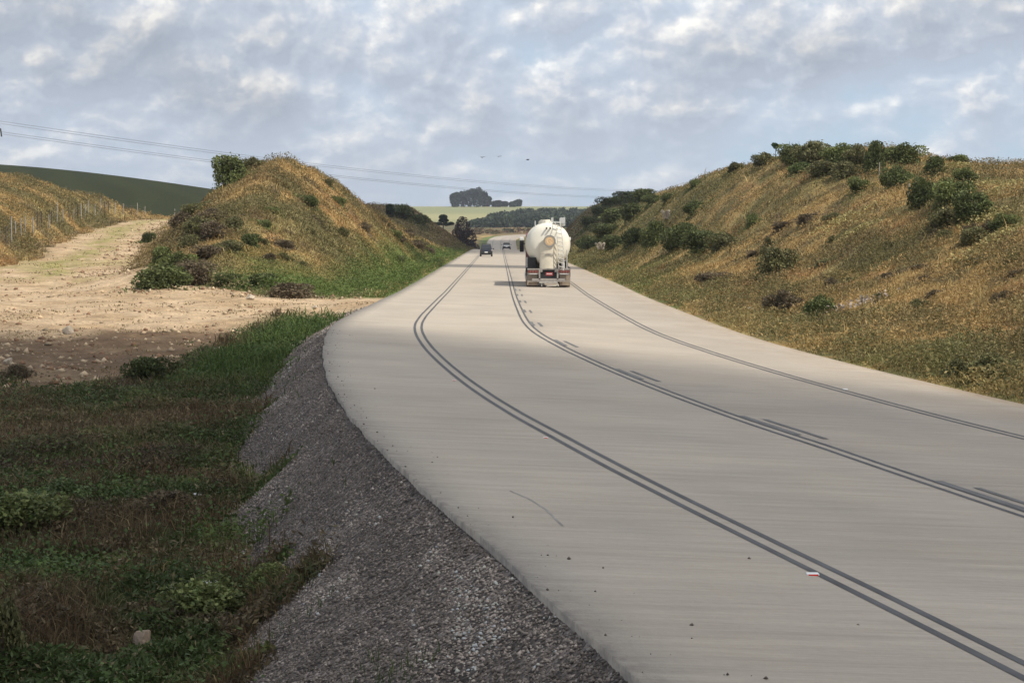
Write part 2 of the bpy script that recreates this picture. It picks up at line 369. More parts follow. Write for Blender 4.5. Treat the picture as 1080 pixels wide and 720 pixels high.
def terrain_mat():
    m = bpy.data.materials.new("terrain"); m.use_nodes = True; t = m.node_tree; bs = t.nodes['Principled BSDF']
    at = nd(t, 'ShaderNodeAttribute', attribute_name='col'); geo = nd(t, 'ShaderNodeNewGeometry')
    gm = nd(t, 'ShaderNodeAttribute', attribute_name='gravel')
    def noise(s, det=5, r=.6):
        n = nd(t, 'ShaderNodeTexNoise', i_Scale=s, i_Detail=det, i_Roughness=r); t.links.new(geo.outputs['Position'], n.inputs['Vector']); return n.outputs[0]
    n1 = noise(1.3); n2 = noise(9, 6, .7); n3 = noise(45, 4, .7)
    f = mth(t, 'MULTIPLY', ramp(t, n1, [(.3, .72), (.7, 1.25)]), ramp(t, n2, [(.3, .62), (.7, 1.38)]))
    c = mixc(t, 1.0, at.outputs[0], f, 'MULTIPLY')
    vo = nd(t, 'ShaderNodeTexVoronoi', i_Scale=26.0); t.links.new(geo.outputs['Position'], vo.inputs['Vector'])
    sp = nd(t, 'ShaderNodeSeparateColor'); t.links.new(vo.outputs['Color'], sp.inputs[0])
    st = ramp(t, sp.outputs[0], [(0, .35), (.5, .85), (.85, 1.35), (1, 2.3)])
    st = mth(t, 'MULTIPLY', st, ramp(t, n3, [(.35, .75), (.65, 1.2)]))
    stain = ramp(t, noise(.7, 4), [(.35, .8), (.6, 1.15)])
    gcol = mixc(t, 1.0, at.outputs[0], mth(t, 'MULTIPLY', st, stain), 'MULTIPLY')
    c = mixc(t, gm.outputs['Fac'], c, gcol)
    t.links.new(c, bs.inputs['Base Color']); bs.inputs['Roughness'].default_value = .95
    bs.inputs['Specular IOR Level'].default_value = .15
    hgt = mth(t, 'ADD', mth(t, 'MULTIPLY', n2, .06), mth(t, 'MULTIPLY', n3, .03))
    hg2 = mth(t, 'MULTIPLY', vo.outputs['Distance'], -.06)
    hh = mixc(t, gm.outputs['Fac'], hgt, hg2)
    b = nd(t, 'ShaderNodeBump', i_Strength=.9, i_Distance=1.0); t.links.new(hh, b.inputs['Height']); t.links.new(b.outputs[0], bs.inputs['Normal'])
    return m
M_terrain = terrain_mat()
# vertex normals of the whole sheet, so that the split pieces meet without a seam
full = np_mesh("full", Vt, quads, smooth=True)
nrm = np.empty(len(Vt)*3, np.float32); full.vertices.foreach_get('normal', nrm); nrm = nrm.reshape(-1, 3)
bpy.data.meshes.remove(full)
REG = {0: ('ground', 'ground'), 1: ('gravel_shoulder', 'gravel'), 2: ('dirt_road', 'dirt road'), 3: ('hill', 'hill'), 4: ('hill', 'hill'),
       5: ('hill', 'hill'), 6: ('hill', 'hill'), 7: ('hill', 'hill'), 8: ('hill', 'hill'), 9: ('field', 'field')}
RLAB = {0: 'ground beneath the weeds and verges beside the concrete road', 1: 'dark crushed stone shoulder sloping down from the concrete edge',
        2: 'pale rutted dirt road climbing to the left between the mounds', 3: 'tall grassy cutting bank along the right side of the road',
        4: 'shaded brown hill beyond the grassy bank on the right', 5: 'golden grass mound between the dirt road and the concrete road',
        6: 'golden grass mound behind the fence at the far left', 7: 'shaded brown hill beyond the golden mound on the left of the road',
        8: 'dark green crop hill on the left horizon', 9: 'pale yellow green field on the distant horizon'}
for r, (nm, ct) in REG.items():
    q = quads[reg == r]
    if not len(q): continue
    u, inv = np.unique(q, return_inverse=True)
    me = np_mesh(nm, Vt[u], inv.reshape(q.shape), colr[u], smooth=True)
    a = me.attributes.new('gravel', 'FLOAT', 'POINT'); a.data.foreach_set('value', gv_[u].astype(np.float32))
    me.normals_split_custom_set_from_vertices(nrm[u].tolist())
    o = link_mesh(nm, me, M_terrain); tag(o, RLAB[r], ct, kind='structure')

# ------------------------------------------------------------------ road
def road_mat():
    m = bpy.data.materials.new("concrete"); m.use_nodes = True; t = m.node_tree; bs = t.nodes['Principled BSDF']
    uv = nd(t, 'ShaderNodeUVMap', uv_map='UVMap'); sp = nd(t, 'ShaderNodeSeparateXYZ'); t.links.new(uv.outputs[0], sp.inputs[0])
    s, o = sp.outputs[0], sp.outputs[1]
    def nz(ks, ko, scale, det=5, r=.6, seed=0.):
        v = nd(t, 'ShaderNodeCombineXYZ'); t.links.new(mth(t, 'MULTIPLY', s, ks), v.inputs[0]); t.links.new(mth(t, 'MULTIPLY', o, ko), v.inputs[1]); v.inputs[2].default_value = seed
        n = nd(t, 'ShaderNodeTexNoise', i_Scale=scale, i_Detail=det, i_Roughness=r); t.links.new(v.outputs[0], n.inputs['Vector']); return n.outputs[0]
    streak = nz(1, .07, 5.0, 7, .68); fine = nz(1, .05, 30, 4, .7, 3.); broad = nz(.25, .3, 1, 4, .5, 5.); spot = nz(1, 1, 14, 4, .7, 8.)
    f = mth(t, 'MULTIPLY', ramp(t, streak, [(.32, .88), (.68, 1.10)]), ramp(t, fine, [(.3, .90), (.7, 1.09)]))
    f = mth(t, 'MULTIPLY', f, ramp(t, broad, [(.3, .90), (.7, 1.07)])); f = mth(t, 'MULTIPLY', f, ramp(t, spot, [(.3, .96), (.7, 1.04)]))
    c = mixc(t, ramp(t, nz(.3, .5, 1.5, 4, .6, 2.), [(.35, 0.), (.7, 1.)]), (.412, .356, .290), (.394, .344, .288))
    c = mixc(t, 1.0, c, f, 'MULTIPLY')
    # each paving lane was cast on its own: slightly different tones
    lane = mth(t, 'GREATER_THAN', o, OC+.1); c = mixc(t, mth(t, 'MULTIPLY', lane, .55), c, mixc(t, 1.0, c, (.88, .87, .87), 'MULTIPLY'))
    # tar smear on the right of the centre joint
    d = mth(t, 'SUBTRACT', o, OC+.08)
    smear = mth(t, 'MULTIPLY', mth(t, 'GREATER_THAN', d, 0.), ramp(t, mth(t, 'DIVIDE', d, .75), [(0, .75), (.45, .3), (1, 0.)]))
    smear = mth(t, 'MULTIPLY', smear, ramp(t, nz(.12, .2, 1, 4, .6, 12.), [(.42, 0.), (.58, 1.)])); smear = mth(t, 'MULTIPLY', smear, ramp(t, nz(1, .2, 6, 4, .7, 13.), [(.3, .3), (.6, 1.)]))
    c = mixc(t, mth(t, 'MULTIPLY', smear, .6), c, (.16, .15, .15))
    # brown soil washed over the right edge, grey dust at the left edge
    de = mth(t, 'SUBTRACT', OE, o); dirt = ramp(t, mth(t, 'DIVIDE', de, 2.2), [(0, .9), (.3, .45), (1, 0.)]); dirt = mth(t, 'MULTIPLY', dirt, ramp(t, nz(.25, .9, 1.6, 5, .65, 21.), [(.35, .1), (.62, 1.)]))
    c = mixc(t, mth(t, 'MULTIPLY', dirt, .75), c, (.27, .20, .14))
    dw = mth(t, 'SUBTRACT', o, OW); dd = ramp(t, mth(t, 'DIVIDE', dw, .28), [(0, 1.), (.3, .4), (1, 0.)]); dd = mth(t, 'MULTIPLY', dd, ramp(t, nz(1, 1, 5, 5, .7, 31.), [(.45, 0.), (.6, 1.)]))
    c = mixc(t, mth(t, 'MULTIPLY', dd, .6), c, (.17, .15, .14))
    t.links.new(c, bs.inputs['Base Color']); bs.inputs['Roughness'].default_value = .88; bs.inputs['Specular IOR Level'].default_value = .25
    b = nd(t, 'ShaderNodeBump', i_Strength=.35, i_Distance=.02); t.links.new(mth(t, 'ADD', fine, spot), b.inputs['Height']); t.links.new(b.outputs[0], bs.inputs['Normal'])
    return m
M_conc = road_mat()
def simple(name, c, rough=.6, metal=0., spec=.5, noise=0., nscale=4., bump=0.):
    m = bpy.data.materials.new(name); m.use_nodes = True; t = m.node_tree; bs = t.nodes['Principled BSDF']
    bs.inputs['Base Color'].default_value = (*c, 1); bs.inputs['Roughness'].default_value = rough; bs.inputs['Metallic'].default_value = metal; bs.inputs['Specular IOR Level'].default_value = spec
    tcn = nd(t, 'ShaderNodeTexCoord'); n = nd(t, 'ShaderNodeTexNoise', i_Scale=nscale, i_Detail=5., i_Roughness=.65); t.links.new(tcn.outputs['Object'], n.inputs['Vector'])
    k = max(noise, .04)
    t.links.new(mixc(t, 1., (*c, 1), ramp(t, n.outputs[0], [(.3, 1-k), (.7, 1+k)]), 'MULTIPLY'), bs.inputs['Base Color'])
    if bump:
        b = nd(t, 'ShaderNodeBump', i_Strength=.6, i_Distance=bump); t.links.new(n.outputs[0], b.inputs['Height']); t.links.new(b.outputs[0], bs.inputs['Normal'])
    return m
ridx = np.unique(np.concatenate([np.arange(0, 1200, 2), np.arange(1200, len(S))])); ridx = ridx[ridx < len(S)]
offs = np.array([OW, OW+.6, OL, OC, OC+2, OR, OE-.6, OE])
top = np.stack([road_pt(ridx, o) for o in offs], 1)
# ragged casting edge
jit = (rng.random(len(ridx))-.5)*.05
top[:, 0, 0] += jit
n_, m_ = top.shape[:2]
bl_ = top[:, 0].copy(); bl_[:, 2] -= .30; br_ = top[:, -1].copy(); br_[:, 2] -= .30
allp = np.concatenate([bl_[:, None], top, br_[:, None]], 1); m_ = allp.shape[1]
ii = np.arange(n_*m_).reshape(n_, m_)
fq = np.stack([ii[:-1, :-1], ii[:-1, 1:], ii[1:, 1:], ii[1:, :-1]], -1).reshape(-1, 4)
me = np_mesh("road", allp.reshape(-1, 3), fq)
uvl = me.uv_layers.new(name='UVMap'); oo = np.concatenate([[OW-.3], offs, [OE+.3]])
uvv = np.stack([np.repeat(S[ridx], m_), np.tile(oo, n_)], -1)[fq.ravel()]
uvl.data.foreach_set('uv', uvv.astype(np.float32).ravel())
road = link_mesh("road", me, M_conc); tag(road, 'pale concrete highway curving away between grassy banks', 'road', kind='structure')

def strip(name, o0, o1, s0, s1, mat, dz=.004, wob=0., parent=road, step=1):
    i = np.nonzero((S >= s0) & (S <= s1))[0][::step]
    if len(i) < 2: i = np.array([np.searchsorted(S, s0), np.searchsorted(S, s1)])
    w = (sm(rng.random(len(i)+0)-.5, 2) if len(i) > 6 else 0)*wob
    a = road_pt(i, o0+w, dz); b = road_pt(i, o1+w, dz)
    n = len(i); V = np.concatenate([a, b]); F = np.stack([np.arange(n-1), np.arange(n-1)+n, np.arange(1, n)+n, np.arange(1, n)], -1)
    o = link_mesh(name, np_mesh(name, V, F), mat, parent); return o
M_tar = simple("joint_sealant", (.070, .070, .074), .75, noise=.35, nscale=1.5)
M_tar2 = simple("rubber_mark", (.125, .122, .12), .85, noise=.35, nscale=1.2)
def strips(name, lst, mat, dz):
    Vs, Fs, k = [], [], 0
    for (o0, o1, s0, s1, wob) in lst:
        i = np.nonzero((S >= s0) & (S <= s1))[0]
        if len(i) < 2: continue
        w = (sm(rng.random(len(i))-.5, 2) if len(i) > 6 else 0)*wob
        a = road_pt(i, o0+w, dz); b = road_pt(i, o1+w, dz); n = len(i)
        Vs.append(np.concatenate([a, b])); Fs.append(k+np.stack([np.arange(n-1), np.arange(n-1)+n, np.arange(1, n)+n, np.arange(1, n)], -1)); k += 2*n
    return link_mesh(name, np_mesh(name, np.concatenate(Vs), np.concatenate(Fs)), mat, road)
for o in (OL, OC, OR):
    for sgn in (-1, 1):
        strips('lane_line', [(o+sgn*.10-.037, o+sgn*.10+.037, 0, S[-1], .015)], M_tar, .004)
def s_at(y, o=OL):   # arclength whose point at offset o lies at depth y
    p = road_pt(np.arange(len(S)), o); return float(S[np.argmin(np.abs(p[:, 1]-y)+(S > 900)*1e3)])
def road_hit(px, py):
    Y = np.linspace(8, 500, 20000); X = (px-CX)*Y/FPX; z = CH-(py-YH)*Y/FPX
    t = np.clip((X-XW(Y))/(XE(Y)-XW(Y)), 0, 1); zr = ZW(Y)*(1-t)+ZE(Y)*t
    k_ = np.nonzero(zr >= z)[0]; i = k_[0] if len(k_) else int(np.argmax((zr-z)/Y)); return float(X[i]), float(Y[i]), float(zr[i])
dashes = []
for px, py in ((1010, 523), (810, 447), (668, 394), (598, 361.5), (567, 341.5), (556, 328), (551, 318), (547.5, 311), (545.5, 305.5)):
    x, y, z = road_hit(px, py); s = s_at(y, OC+.2)
    dashes += [(OC+.09, OC+.22, s-1.8, s+1.8, .03), (OC+.36, OC+.45, s-2.1, s+1.1, .03)]
strips('rubber_mark', dashes, M_tar2, .007)
# a thin curved scratch near the left lane
M_scuff = simple("scuff", (.27, .25, .23), .85, noise=.4, nscale=3.)
pp = np.array([road_hit(*p) for p in ((537, 518), (557, 526.5), (575, 538), (592, 555))]); tt = np.linspace(0, 3, 24); sc_ = np.stack([np.interp(tt, range(4), pp[:, k]) for k in range(3)], -1); sc_[:, 2] += .005
sd_ = sc_.copy(); sd_[:, 0] += .022; n = 24; link_mesh('tyre_scuff', np_mesh('s', np.concatenate([sc_, sd_]), np.stack([np.arange(n-1), np.arange(n-1)+n, np.arange(1, n)+n, np.arange(1, n)], -1)), M_scuff, road)
#PART2
# ------------------------------------------------------------------ clouds that stand in the sky above the place and shade the ground
def cloud_mat():
    m = bpy.data.materials.new("cloud"); m.use_nodes = True; t = m.node_tree
    for n in list(t.nodes): t.nodes.remove(n)
    out = nd(t, 'ShaderNodeOutputMaterial'); a = nd(t, 'ShaderNodeBsdfTransparent'); dfs = nd(t, 'ShaderNodeBsdfDiffuse'); dfs.inputs[0].default_value = (.9, .9, .9, 1)
    tr = nd(t, 'ShaderNodeBsdfTranslucent'); tr.inputs[0].default_value = (.9, .9, .9, 1)
    mx = nd(t, 'ShaderNodeMixShader'); mx.inputs[0].default_value = .5; t.links.new(dfs.outputs[0], mx.inputs[1]); t.links.new(tr.outputs[0], mx.inputs[2])
    m2 = nd(t, 'ShaderNodeMixShader'); dn = nd(t, 'ShaderNodeAttribute', attribute_name='dens'); t.links.new(mth(t, 'MULTIPLY', dn.outputs['Fac'], .60), m2.inputs[0]); t.links.new(a.outputs[0], m2.inputs[1]); t.links.new(mx.outputs[0], m2.inputs[2])
    t.links.new(m2.outputs[0], out.inputs[0]); return m
M_cloud = cloud_mat()
def cloud(poly, alt, label, wob=2.0, rim=.10):
    """poly: footprint of its shade on the ground"""
    off = sun_dir*(alt/sun_dir.z)
    P = np.array(poly, float); n = 260
    seg = np.concatenate([[0], np.cumsum(np.hypot(*np.diff(np.vstack([P, P[:1]]), axis=0).T))]); q = np.vstack([P, P[:1]])
    t = np.linspace(0, seg[-1], n, endpoint=False); x = np.interp(t, seg, q[:, 0]); y = np.interp(t, seg, q[:, 1])
    def smc(a, k=4):
        ker = np.hanning(2*k+3)[1:-1]; ker /= ker.sum(); return np.convolve(np.concatenate([a[-k:], a, a[:k]]), ker, 'valid')
    x, y = smc(x), smc(y); x = x+(fbm(x*1.0+5, y, 14, 4)-.5)*4*wob; y = y+(fbm(x, y+55, 14, 4)-.5)*4*wob
    cx, cy = x.mean(), y.mean(); V = []; F = []
    rings = [(.0, -4), (.5, -4), (.88, -3), (.94, -2), (1, 0), (.94, 5), (.88, 8), (.75, 16), (.45, 24), (.2, 27), (0, 28)]
    for r, h in rings: V.append(np.stack([cx+(x-cx)*r+off.x, cy+(y-cy)*r+off.y, np.full(n, alt+h)+(fbm(x*r, y*r, 12, 3)-.5)*8*(r > 0)*(h > 0)], -1))
    for k in range(len(rings)-1):
        a = np.arange(n)+k*n; b = a+n; F.append(np.stack([a, np.roll(a, -1), np.roll(b, -1), b], -1))
    o = link_mesh('cloud', np_mesh('cloud', np.concatenate(V), np.concatenate(F), smooth=True), M_cloud)
    dv = np.repeat([min(1, max(0, (1-r)/rim)) for r, h in rings], n).astype(np.float32); o.data.attributes.new('dens', 'FLOAT', 'POINT').data.foreach_set('value', dv)
    tag(o, label, 'cloud', kind='stuff')
cloud([(-75, 72), (-40, 71), (-20, 69), (-12, 67.5), (-6, 61), (-1, 55), (4, 47), (9, 40), (18, 33), (40, 20), (45, -60), (-80, -70)], 260, 'grey cloud whose shade lies over the near road and weeds', 1.0)
cloud([(-330, 330), (-190, 420), (-70, 330), (-30, 345), (-12, 272), (8, 268), (11, 300), (40, 320), (160, 330), (170, 800), (60, 905), (-60, 880), (-330, 950)], 330, 'grey cloud whose shade lies over the far cutting', 2.0)
cloud([(-9, 172), (12, 169), (12, 181), (-9, 184)], 230, 'small wisp of cloud whose shade crosses the road', .5)

# ------------------------------------------------------------------ vegetation materials
def veg_mat(name, tr=.3, rough=.8):
    m = bpy.data.materials.new(name); m.use_nodes = True; t = m.node_tree
    for n in list(t.nodes): t.nodes.remove(n)
    out = nd(t, 'ShaderNodeOutputMaterial'); at = nd(t, 'ShaderNodeAttribute', attribute_name='col')
    geo = nd(t, 'ShaderNodeNewGeometry'); no = nd(t, 'ShaderNodeTexNoise', i_Scale=2.5, i_Detail=4.); t.links.new(geo.outputs['Position'], no.inputs['Vector'])
    c = mixc(t, 1., at.outputs[0], ramp(t, no.outputs[0], [(.3, .8), (.7, 1.2)]), 'MULTIPLY')
    a = nd(t, 'ShaderNodeBsdfPrincipled'); t.links.new(c, a.inputs['Base Color']); a.inputs['Roughness'].default_value = rough; a.inputs['Specular IOR Level'].default_value = .2
    b = nd(t, 'ShaderNodeBsdfTranslucent'); t.links.new(c, b.inputs[0])
    mx = nd(t, 'ShaderNodeMixShader'); mx.inputs[0].default_value = tr; t.links.new(a.outputs[0], mx.inputs[1]); t.links.new(b.outputs[0], mx.inputs[2]); t.links.new(mx.outputs[0], out.inputs[0]); return m
M_grass = veg_mat("grass_blade", .35); M_leaf = veg_mat("leaf", .25, .6); M_twig = veg_mat("twig", 0.)

def blade_mesh(P, h, w, lean, C):
    """bent two-piece blades; P (n,3)"""
    n = len(P); a = rng.random(n)*2*np.pi; b = rng.random(n)*2*np.pi
    side = np.stack([np.cos(a), np.sin(a), np.zeros(n)], -1)*(w/2)[:, None]; ln = np.stack([np.cos(b), np.sin(b), np.zeros(n)], -1)
    up = np.array([0, 0, 1.])
    p1 = P+up*(h*.55)[:, None]+ln*(h*lean*.3)[:, None]; p2 = P+up*(h*(1-.3*lean))[:, None]+ln*(h*lean)[:, None]
    base = P-up*.06
    V = np.stack([base-side, base+side, p1+side*.8, p1-side*.8, p2+side*.15, p2-side*.15], 1).reshape(-1, 3)
    k = np.arange(n)[:, None]*6; F = np.concatenate([k+np.array([0, 1, 2, 3]), k+np.array([3, 2, 4, 5])])
    return V, F, np.repeat(C, 6, 0)
def sample(n, y0, y1, u0=-.31, u1=.31):
    Y = np.exp(rng.random(n)*(math.log(y1)-math.log(y0))+math.log(y0)); X = (u0+rng.random(n)*(u1-u0))*Y; return X, Y
def grass(name, label, X, Y, hmul, C, lean=.5, wk=.00042, hs=.34):
    n = len(X); Z = H(X, Y); h = hs*(.45+rng.random(n)**1.5*1.1)*hmul; w = np.maximum(.007, wk*Y)*(.7+.7*rng.random(n))
    C = C*(.65+.75*rng.random(n))[:, None]
    V, F, CC = blade_mesh(np.stack([X, Y, Z], -1), h, w, lean*(.2+rng.random(n)), C)
    o = link_mesh(name, np_mesh(name, V, F, CC), M_grass); return tag(o, label, 'grass', kind='stuff')
def jitter_col(c, X, Y, p=.18, alt=None):
    alt = STRAW if alt is None else alt
    m = rng.random(len(X)) < p; c = c.copy(); c[m] = c[m]*.4+alt*.6*1.1; return c
def mat_field(name, label, X, Y, C, size=.020, hh=.40, sc_=1.5, thr=(.42, .66)):
    """low tangled weeds: many small leaves filling an uneven cushion"""
    n = len(X); clump = np.maximum(sst(fbm(X+13, Y-8, sc_, 4), *thr), 1.5*sst(fbm(X-14, Y*.8+33, 2.6, 4), .54, .64)*(hh > .3)); Z = H(X, Y)+rng.random(n)**.8*(.05+hh*clump)
    C = C*np.exp(rng.normal(size=n)*.15)[:, None]*(1+.4*(vnoise(X/.55, Y/.8)-.5))[:, None]
    V, F, CC = leaf_quads(np.stack([X, Y, Z], -1), size*(.5+rng.random(n))*(1+Y/95), np.clip(C, .01, .7), -.0, 3.0)
    return tag(link_mesh(name, np_mesh(name, V, F, CC), M_leaf), label, 'weeds', kind='stuff')
def leaf_quads(P, size, C, flat=.0, aspect=1.6):
    n = len(P); nrm_ = rng.normal(size=(n, 3)); nrm_[:, 2] = np.abs(nrm_[:, 2])+flat; nrm_ /= np.linalg.norm(nrm_, axis=1)[:, None]
    t = np.cross(nrm_, rng.normal(size=(n, 3))); t /= np.linalg.norm(t, axis=1)[:, None]; b = np.cross(nrm_, t)
    s = size[:, None]; V = np.stack([P-t*s*aspect*.5, P+b*s*.5+t*s*.05, P+t*s*aspect*.5, P-b*s*.5+t*s*.05], 1).reshape(-1, 3)
    k = np.arange(n)[:, None]*4; return V, k+np.array([0, 1, 2, 3]), np.repeat(C, 4, 0)
# right bank
def bank_pts(n):
    X, Y = sample(n, 18, 520, .0, .45); oE = X-XE(Y); k = (oE > .05+.5*rng.random(len(X))) & (oE < 34); return X[k], Y[k], oE[k]
X, Y, oE = bank_pts(300000)
C, _, _ = colour(X, Y); C = jitter_col(C, X, Y, .10); hm = (.35+1.0*sst(fbm(X, Y, 3, 3), .4, .75))*np.clip(.35+oE*.35, .3, 1)
hm = np.where(rng.random(len(X)) < .04, hm*2.2, hm)
grass('grass', 'dry golden grass covering the bank on the right', X, Y, hm, C, .8, hs=.26)
X, Y, oE = bank_pts(1500000); C, _, _ = colour(X+rng.normal(size=len(X))*.4, Y+rng.normal(size=len(X))*.6); mat_field('weeds', 'low tangled weeds and dry herbs over the right bank', X, Y, C)
# left mounds and verge
def left_pts(n):
    X, Y = sample(n, 84, 520, -.31, 0.); oW = XW(Y)-X; D = lane_mask(X, Y); k = (oW > .05+.4*rng.random(len(X))) & (D < .4) & (X > -150) & ~((X < -62) & (Y > 300)); return X[k], Y[k], oW[k]
X, Y, oW = left_pts(230000)
C, _, _ = colour(X, Y); gl = (C[:, 1] > C[:, 0]*1.1); C = jitter_col(C, X, Y, .12); hm = (.4+.9*sst(fbm(X, Y, 3, 3), .4, .75))*np.clip(.4+oW*.2, .3, 1)
hm = np.where(gl, hm*.5, hm); hm = np.where(rng.random(len(X)) < .04, hm*2.0, hm)
grass('grass', 'dry golden grass covering the mounds on the left', X, Y, hm, C, .8, hs=.26)
X, Y, oW = left_pts(950000); C, _, _ = colour(X+rng.normal(size=len(X))*.4, Y+rng.normal(size=len(X))*.6); mat_field('weeds', 'low tangled weeds and dry herbs over the left mounds', X, Y, C)
# weeds in the shaded hollow at the lower left
X, Y = sample(200000, 12.5, 80, -.31, .0); oW = XW(Y)-X; tw = toeW(Y)
D = lane_mask(X, Y)+.45*(fbm(X*.8, Y*.45, 1.6, 4)-.5)+.3*(rng.random(len(X))-.5)-.35*sst(fbm(X*.7+3, Y*.3, 2.0, 3), .5, .65)*(Y < 60); edge = fbm(X, Y, 1.3, 4); pr = sst(oW-tw+(edge-.5)*2.2, -.30, .35)
bare = np.maximum(sst(fbm(X+31, Y*1.4, 3.0, 4), .50, .60), .9*np.exp(-((Y-37)/5.0)**2)*sst(-X, 6.2, 7.2))
k = (rng.random(len(X)) < pr*(1-.75*bare)) & (D < .5); X, Y = X[k], Y[k]
n1 = fbm(X, Y, 1.8, 4); n2 = fbm(X+50, Y, .7, 3)
C = lerp(c3((.066, .078, .028))*np.ones((len(X), 3)), c3((.110, .080, .046)), sst(n1+.4*(n2-.5), .47, .58)); C = lerp(C, c3((.25, .19, .10)), (rng.random(len(X)) < .14)*.9); C = lerp(C, c3((.18, .105, .055)), (rng.random(len(X)) < .3*sst(fbm(X-9, Y+4, 1.4, 3), .55, .65))*.8)
strip_ = sst(X, -9.2, -8.2)*sst(Y, 42, 50); C = lerp(C, c3((.075, .12, .032))*np.ones_like(C), strip_*.9)
hm = (.35+.9*sst(n1, .3, .7))*(.8+.5*strip_)
grass('grass', 'dark green and brown weeds in the hollow below the gravel shoulder', X, Y, hm, C, .95, .00055, .30)
X, Y = sample(520000, 12.5, 76, -.31, .0); oW = XW(Y)-X; D = lane_mask(X, Y)+.45*(fbm(X*.8, Y*.45, 1.6, 4)-.5)+.3*(rng.random(len(X))-.5)-.25*sst(fbm(X*.7+3, Y*.3, 2.0, 3), .5, .65)*(Y < 60)
bare = np.maximum(sst(fbm(X+31, Y*1.4, 3.0, 4), .50, .60), .85*np.exp(-((Y-37)/5.0)**2)*sst(-X, 6.2, 7.2)); k = (rng.random(len(X)) < sst(oW-toeW(Y)+(fbm(X, Y, 1.3, 4)-.5)*2.2, -.35, .3)*(1-.75*bare)) & (D < .5); X, Y = X[k], Y[k]
m1_ = fbm(X, Y, 1.8, 4); m2_ = fbm(X+50, Y, .7, 3); C = lerp(c3((.055, .078, .025))*np.ones((len(X), 3)), c3((.105, .078, .044)), sst(m1_+.4*(m2_-.5), .43, .53)); C = lerp(C, c3((.24, .19, .11)), (rng.random(len(X)) < .10)*.8); C = lerp(C, c3((.10, .135, .04)), sst(fbm(X-60, Y+9, .9, 3), .60, .68)*.8); C = lerp(C, c3((.17, .125, .065))*np.ones_like(C), .75*np.exp(-((Y-37)/5.0)**2)*sst(-X, 5.6, 7.0)); C = lerp(C, c3((.075, .055, .038))*np.ones_like(C), .8*np.exp(-((Y-31)/1.7)**2)*sst(-X, 4.6, 5.4))
C = lerp(C, c3((.070, .115, .032))*np.ones_like(C), sst(X, -9.2, -8.2)*sst(Y, 42, 50)*.8)
mat_field('weeds', 'tangled low weeds and dry litter in the shaded hollow', X, Y, C, .020, .22, .8, (.42, .62))
# sparse tufts on the gravel
X, Y = sample(26000, 12, 75, -.31, .05); oW = XW(Y)-X; k = (oW > .3) & (oW < toeW(Y)+.2) & (fbm(X, Y, .9, 3) > .64+.07*(oW < 1)); X, Y = X[k], Y[k]
C = np.tile(c3((.07, .10, .03)), (len(X), 1)); grass('grass', 'sparse green tufts growing on the gravel slope', X, Y, np.full(len(X), .35), C, .9, .0005)
# sparse tufts on the dirt
X, Y = sample(60000, 44, 230, -.31, -.03); D = lane_mask(X, Y); k = (D > .4) & (fbm(X, Y, 1.6, 3) > .64); X, Y = X[k], Y[k]
C = np.tile(c3((.17, .14, .06)), (len(X), 1)); grass('grass', 'thin dry tufts scattered on the dirt road', X, Y, np.full(len(X), .16), C, .9, .0005)

def leaf_quads(P, size, C, flat=.0, aspect=1.6):
    n = len(P); nrm_ = rng.normal(size=(n, 3)); nrm_[:, 2] = np.abs(nrm_[:, 2])+flat; nrm_ /= np.linalg.norm(nrm_, axis=1)[:, None]
    t = np.cross(nrm_, rng.normal(size=(n, 3))); t /= np.linalg.norm(t, axis=1)[:, None]; b = np.cross(nrm_, t)
    s = size[:, None]; V = np.stack([P-t*s*aspect*.5, P+b*s*.5+t*s*.05, P+t*s*aspect*.5, P-b*s*.5+t*s*.05], 1).reshape(-1, 3)
    k = np.arange(n)[:, None]*4; return V, k+np.array([0, 1, 2, 3]), np.repeat(C, 4, 0)
# low leafy ground cover
X0, Y0 = sample(5200, 12.5, 72, -.31, .0); oW = XW(Y0)-X0; pat = fbm(X0+7, Y0, 1.6, 4)
leafy = np.maximum(sst(pat, .56, .66), np.maximum(np.exp(-((X0+7.6)/1.2)**2-((Y0-27)/3.2)**2)*1.5, sst(X0, -9.2, -8.4)*sst(Y0, 42, 50)))
k = (oW > toeW(Y0)+.05) & (lane_mask(X0, Y0) < .5) & (rng.random(len(X0)) < leafy); X0, Y0 = X0[k], Y0[k]
m = 44; Xp = np.repeat(X0, m)+rng.normal(size=len(X0)*m)*.16*(1+np.repeat(Y0, m)/60); Yp = np.repeat(Y0, m)+rng.normal(size=len(X0)*m)*.2*(1+np.repeat(Y0, m)/60)
Zp = H(Xp, Yp)+np.abs(rng.normal(size=len(Xp)))*.13*np.repeat(.5+rng.random(len(X0)), m)+.02
cc = np.repeat(lerp(c3((.050, .080, .024))*np.ones((len(X0), 3)), c3((.085, .125, .036)), rng.random(len(X0))), m, 0)*(.6+.8*rng.random(len(Xp)))[:, None]
V, F, CC = leaf_quads(np.stack([Xp, Yp, Zp], -1), (.015+.020*rng.random(len(Xp)))*(1+Yp/60), cc, .5)
tag(link_mesh('ground_cover', np_mesh('ground_cover', V, F, CC), M_leaf), 'low broad leaved weeds in dark green clumps at the lower left', 'weeds', kind='stuff')
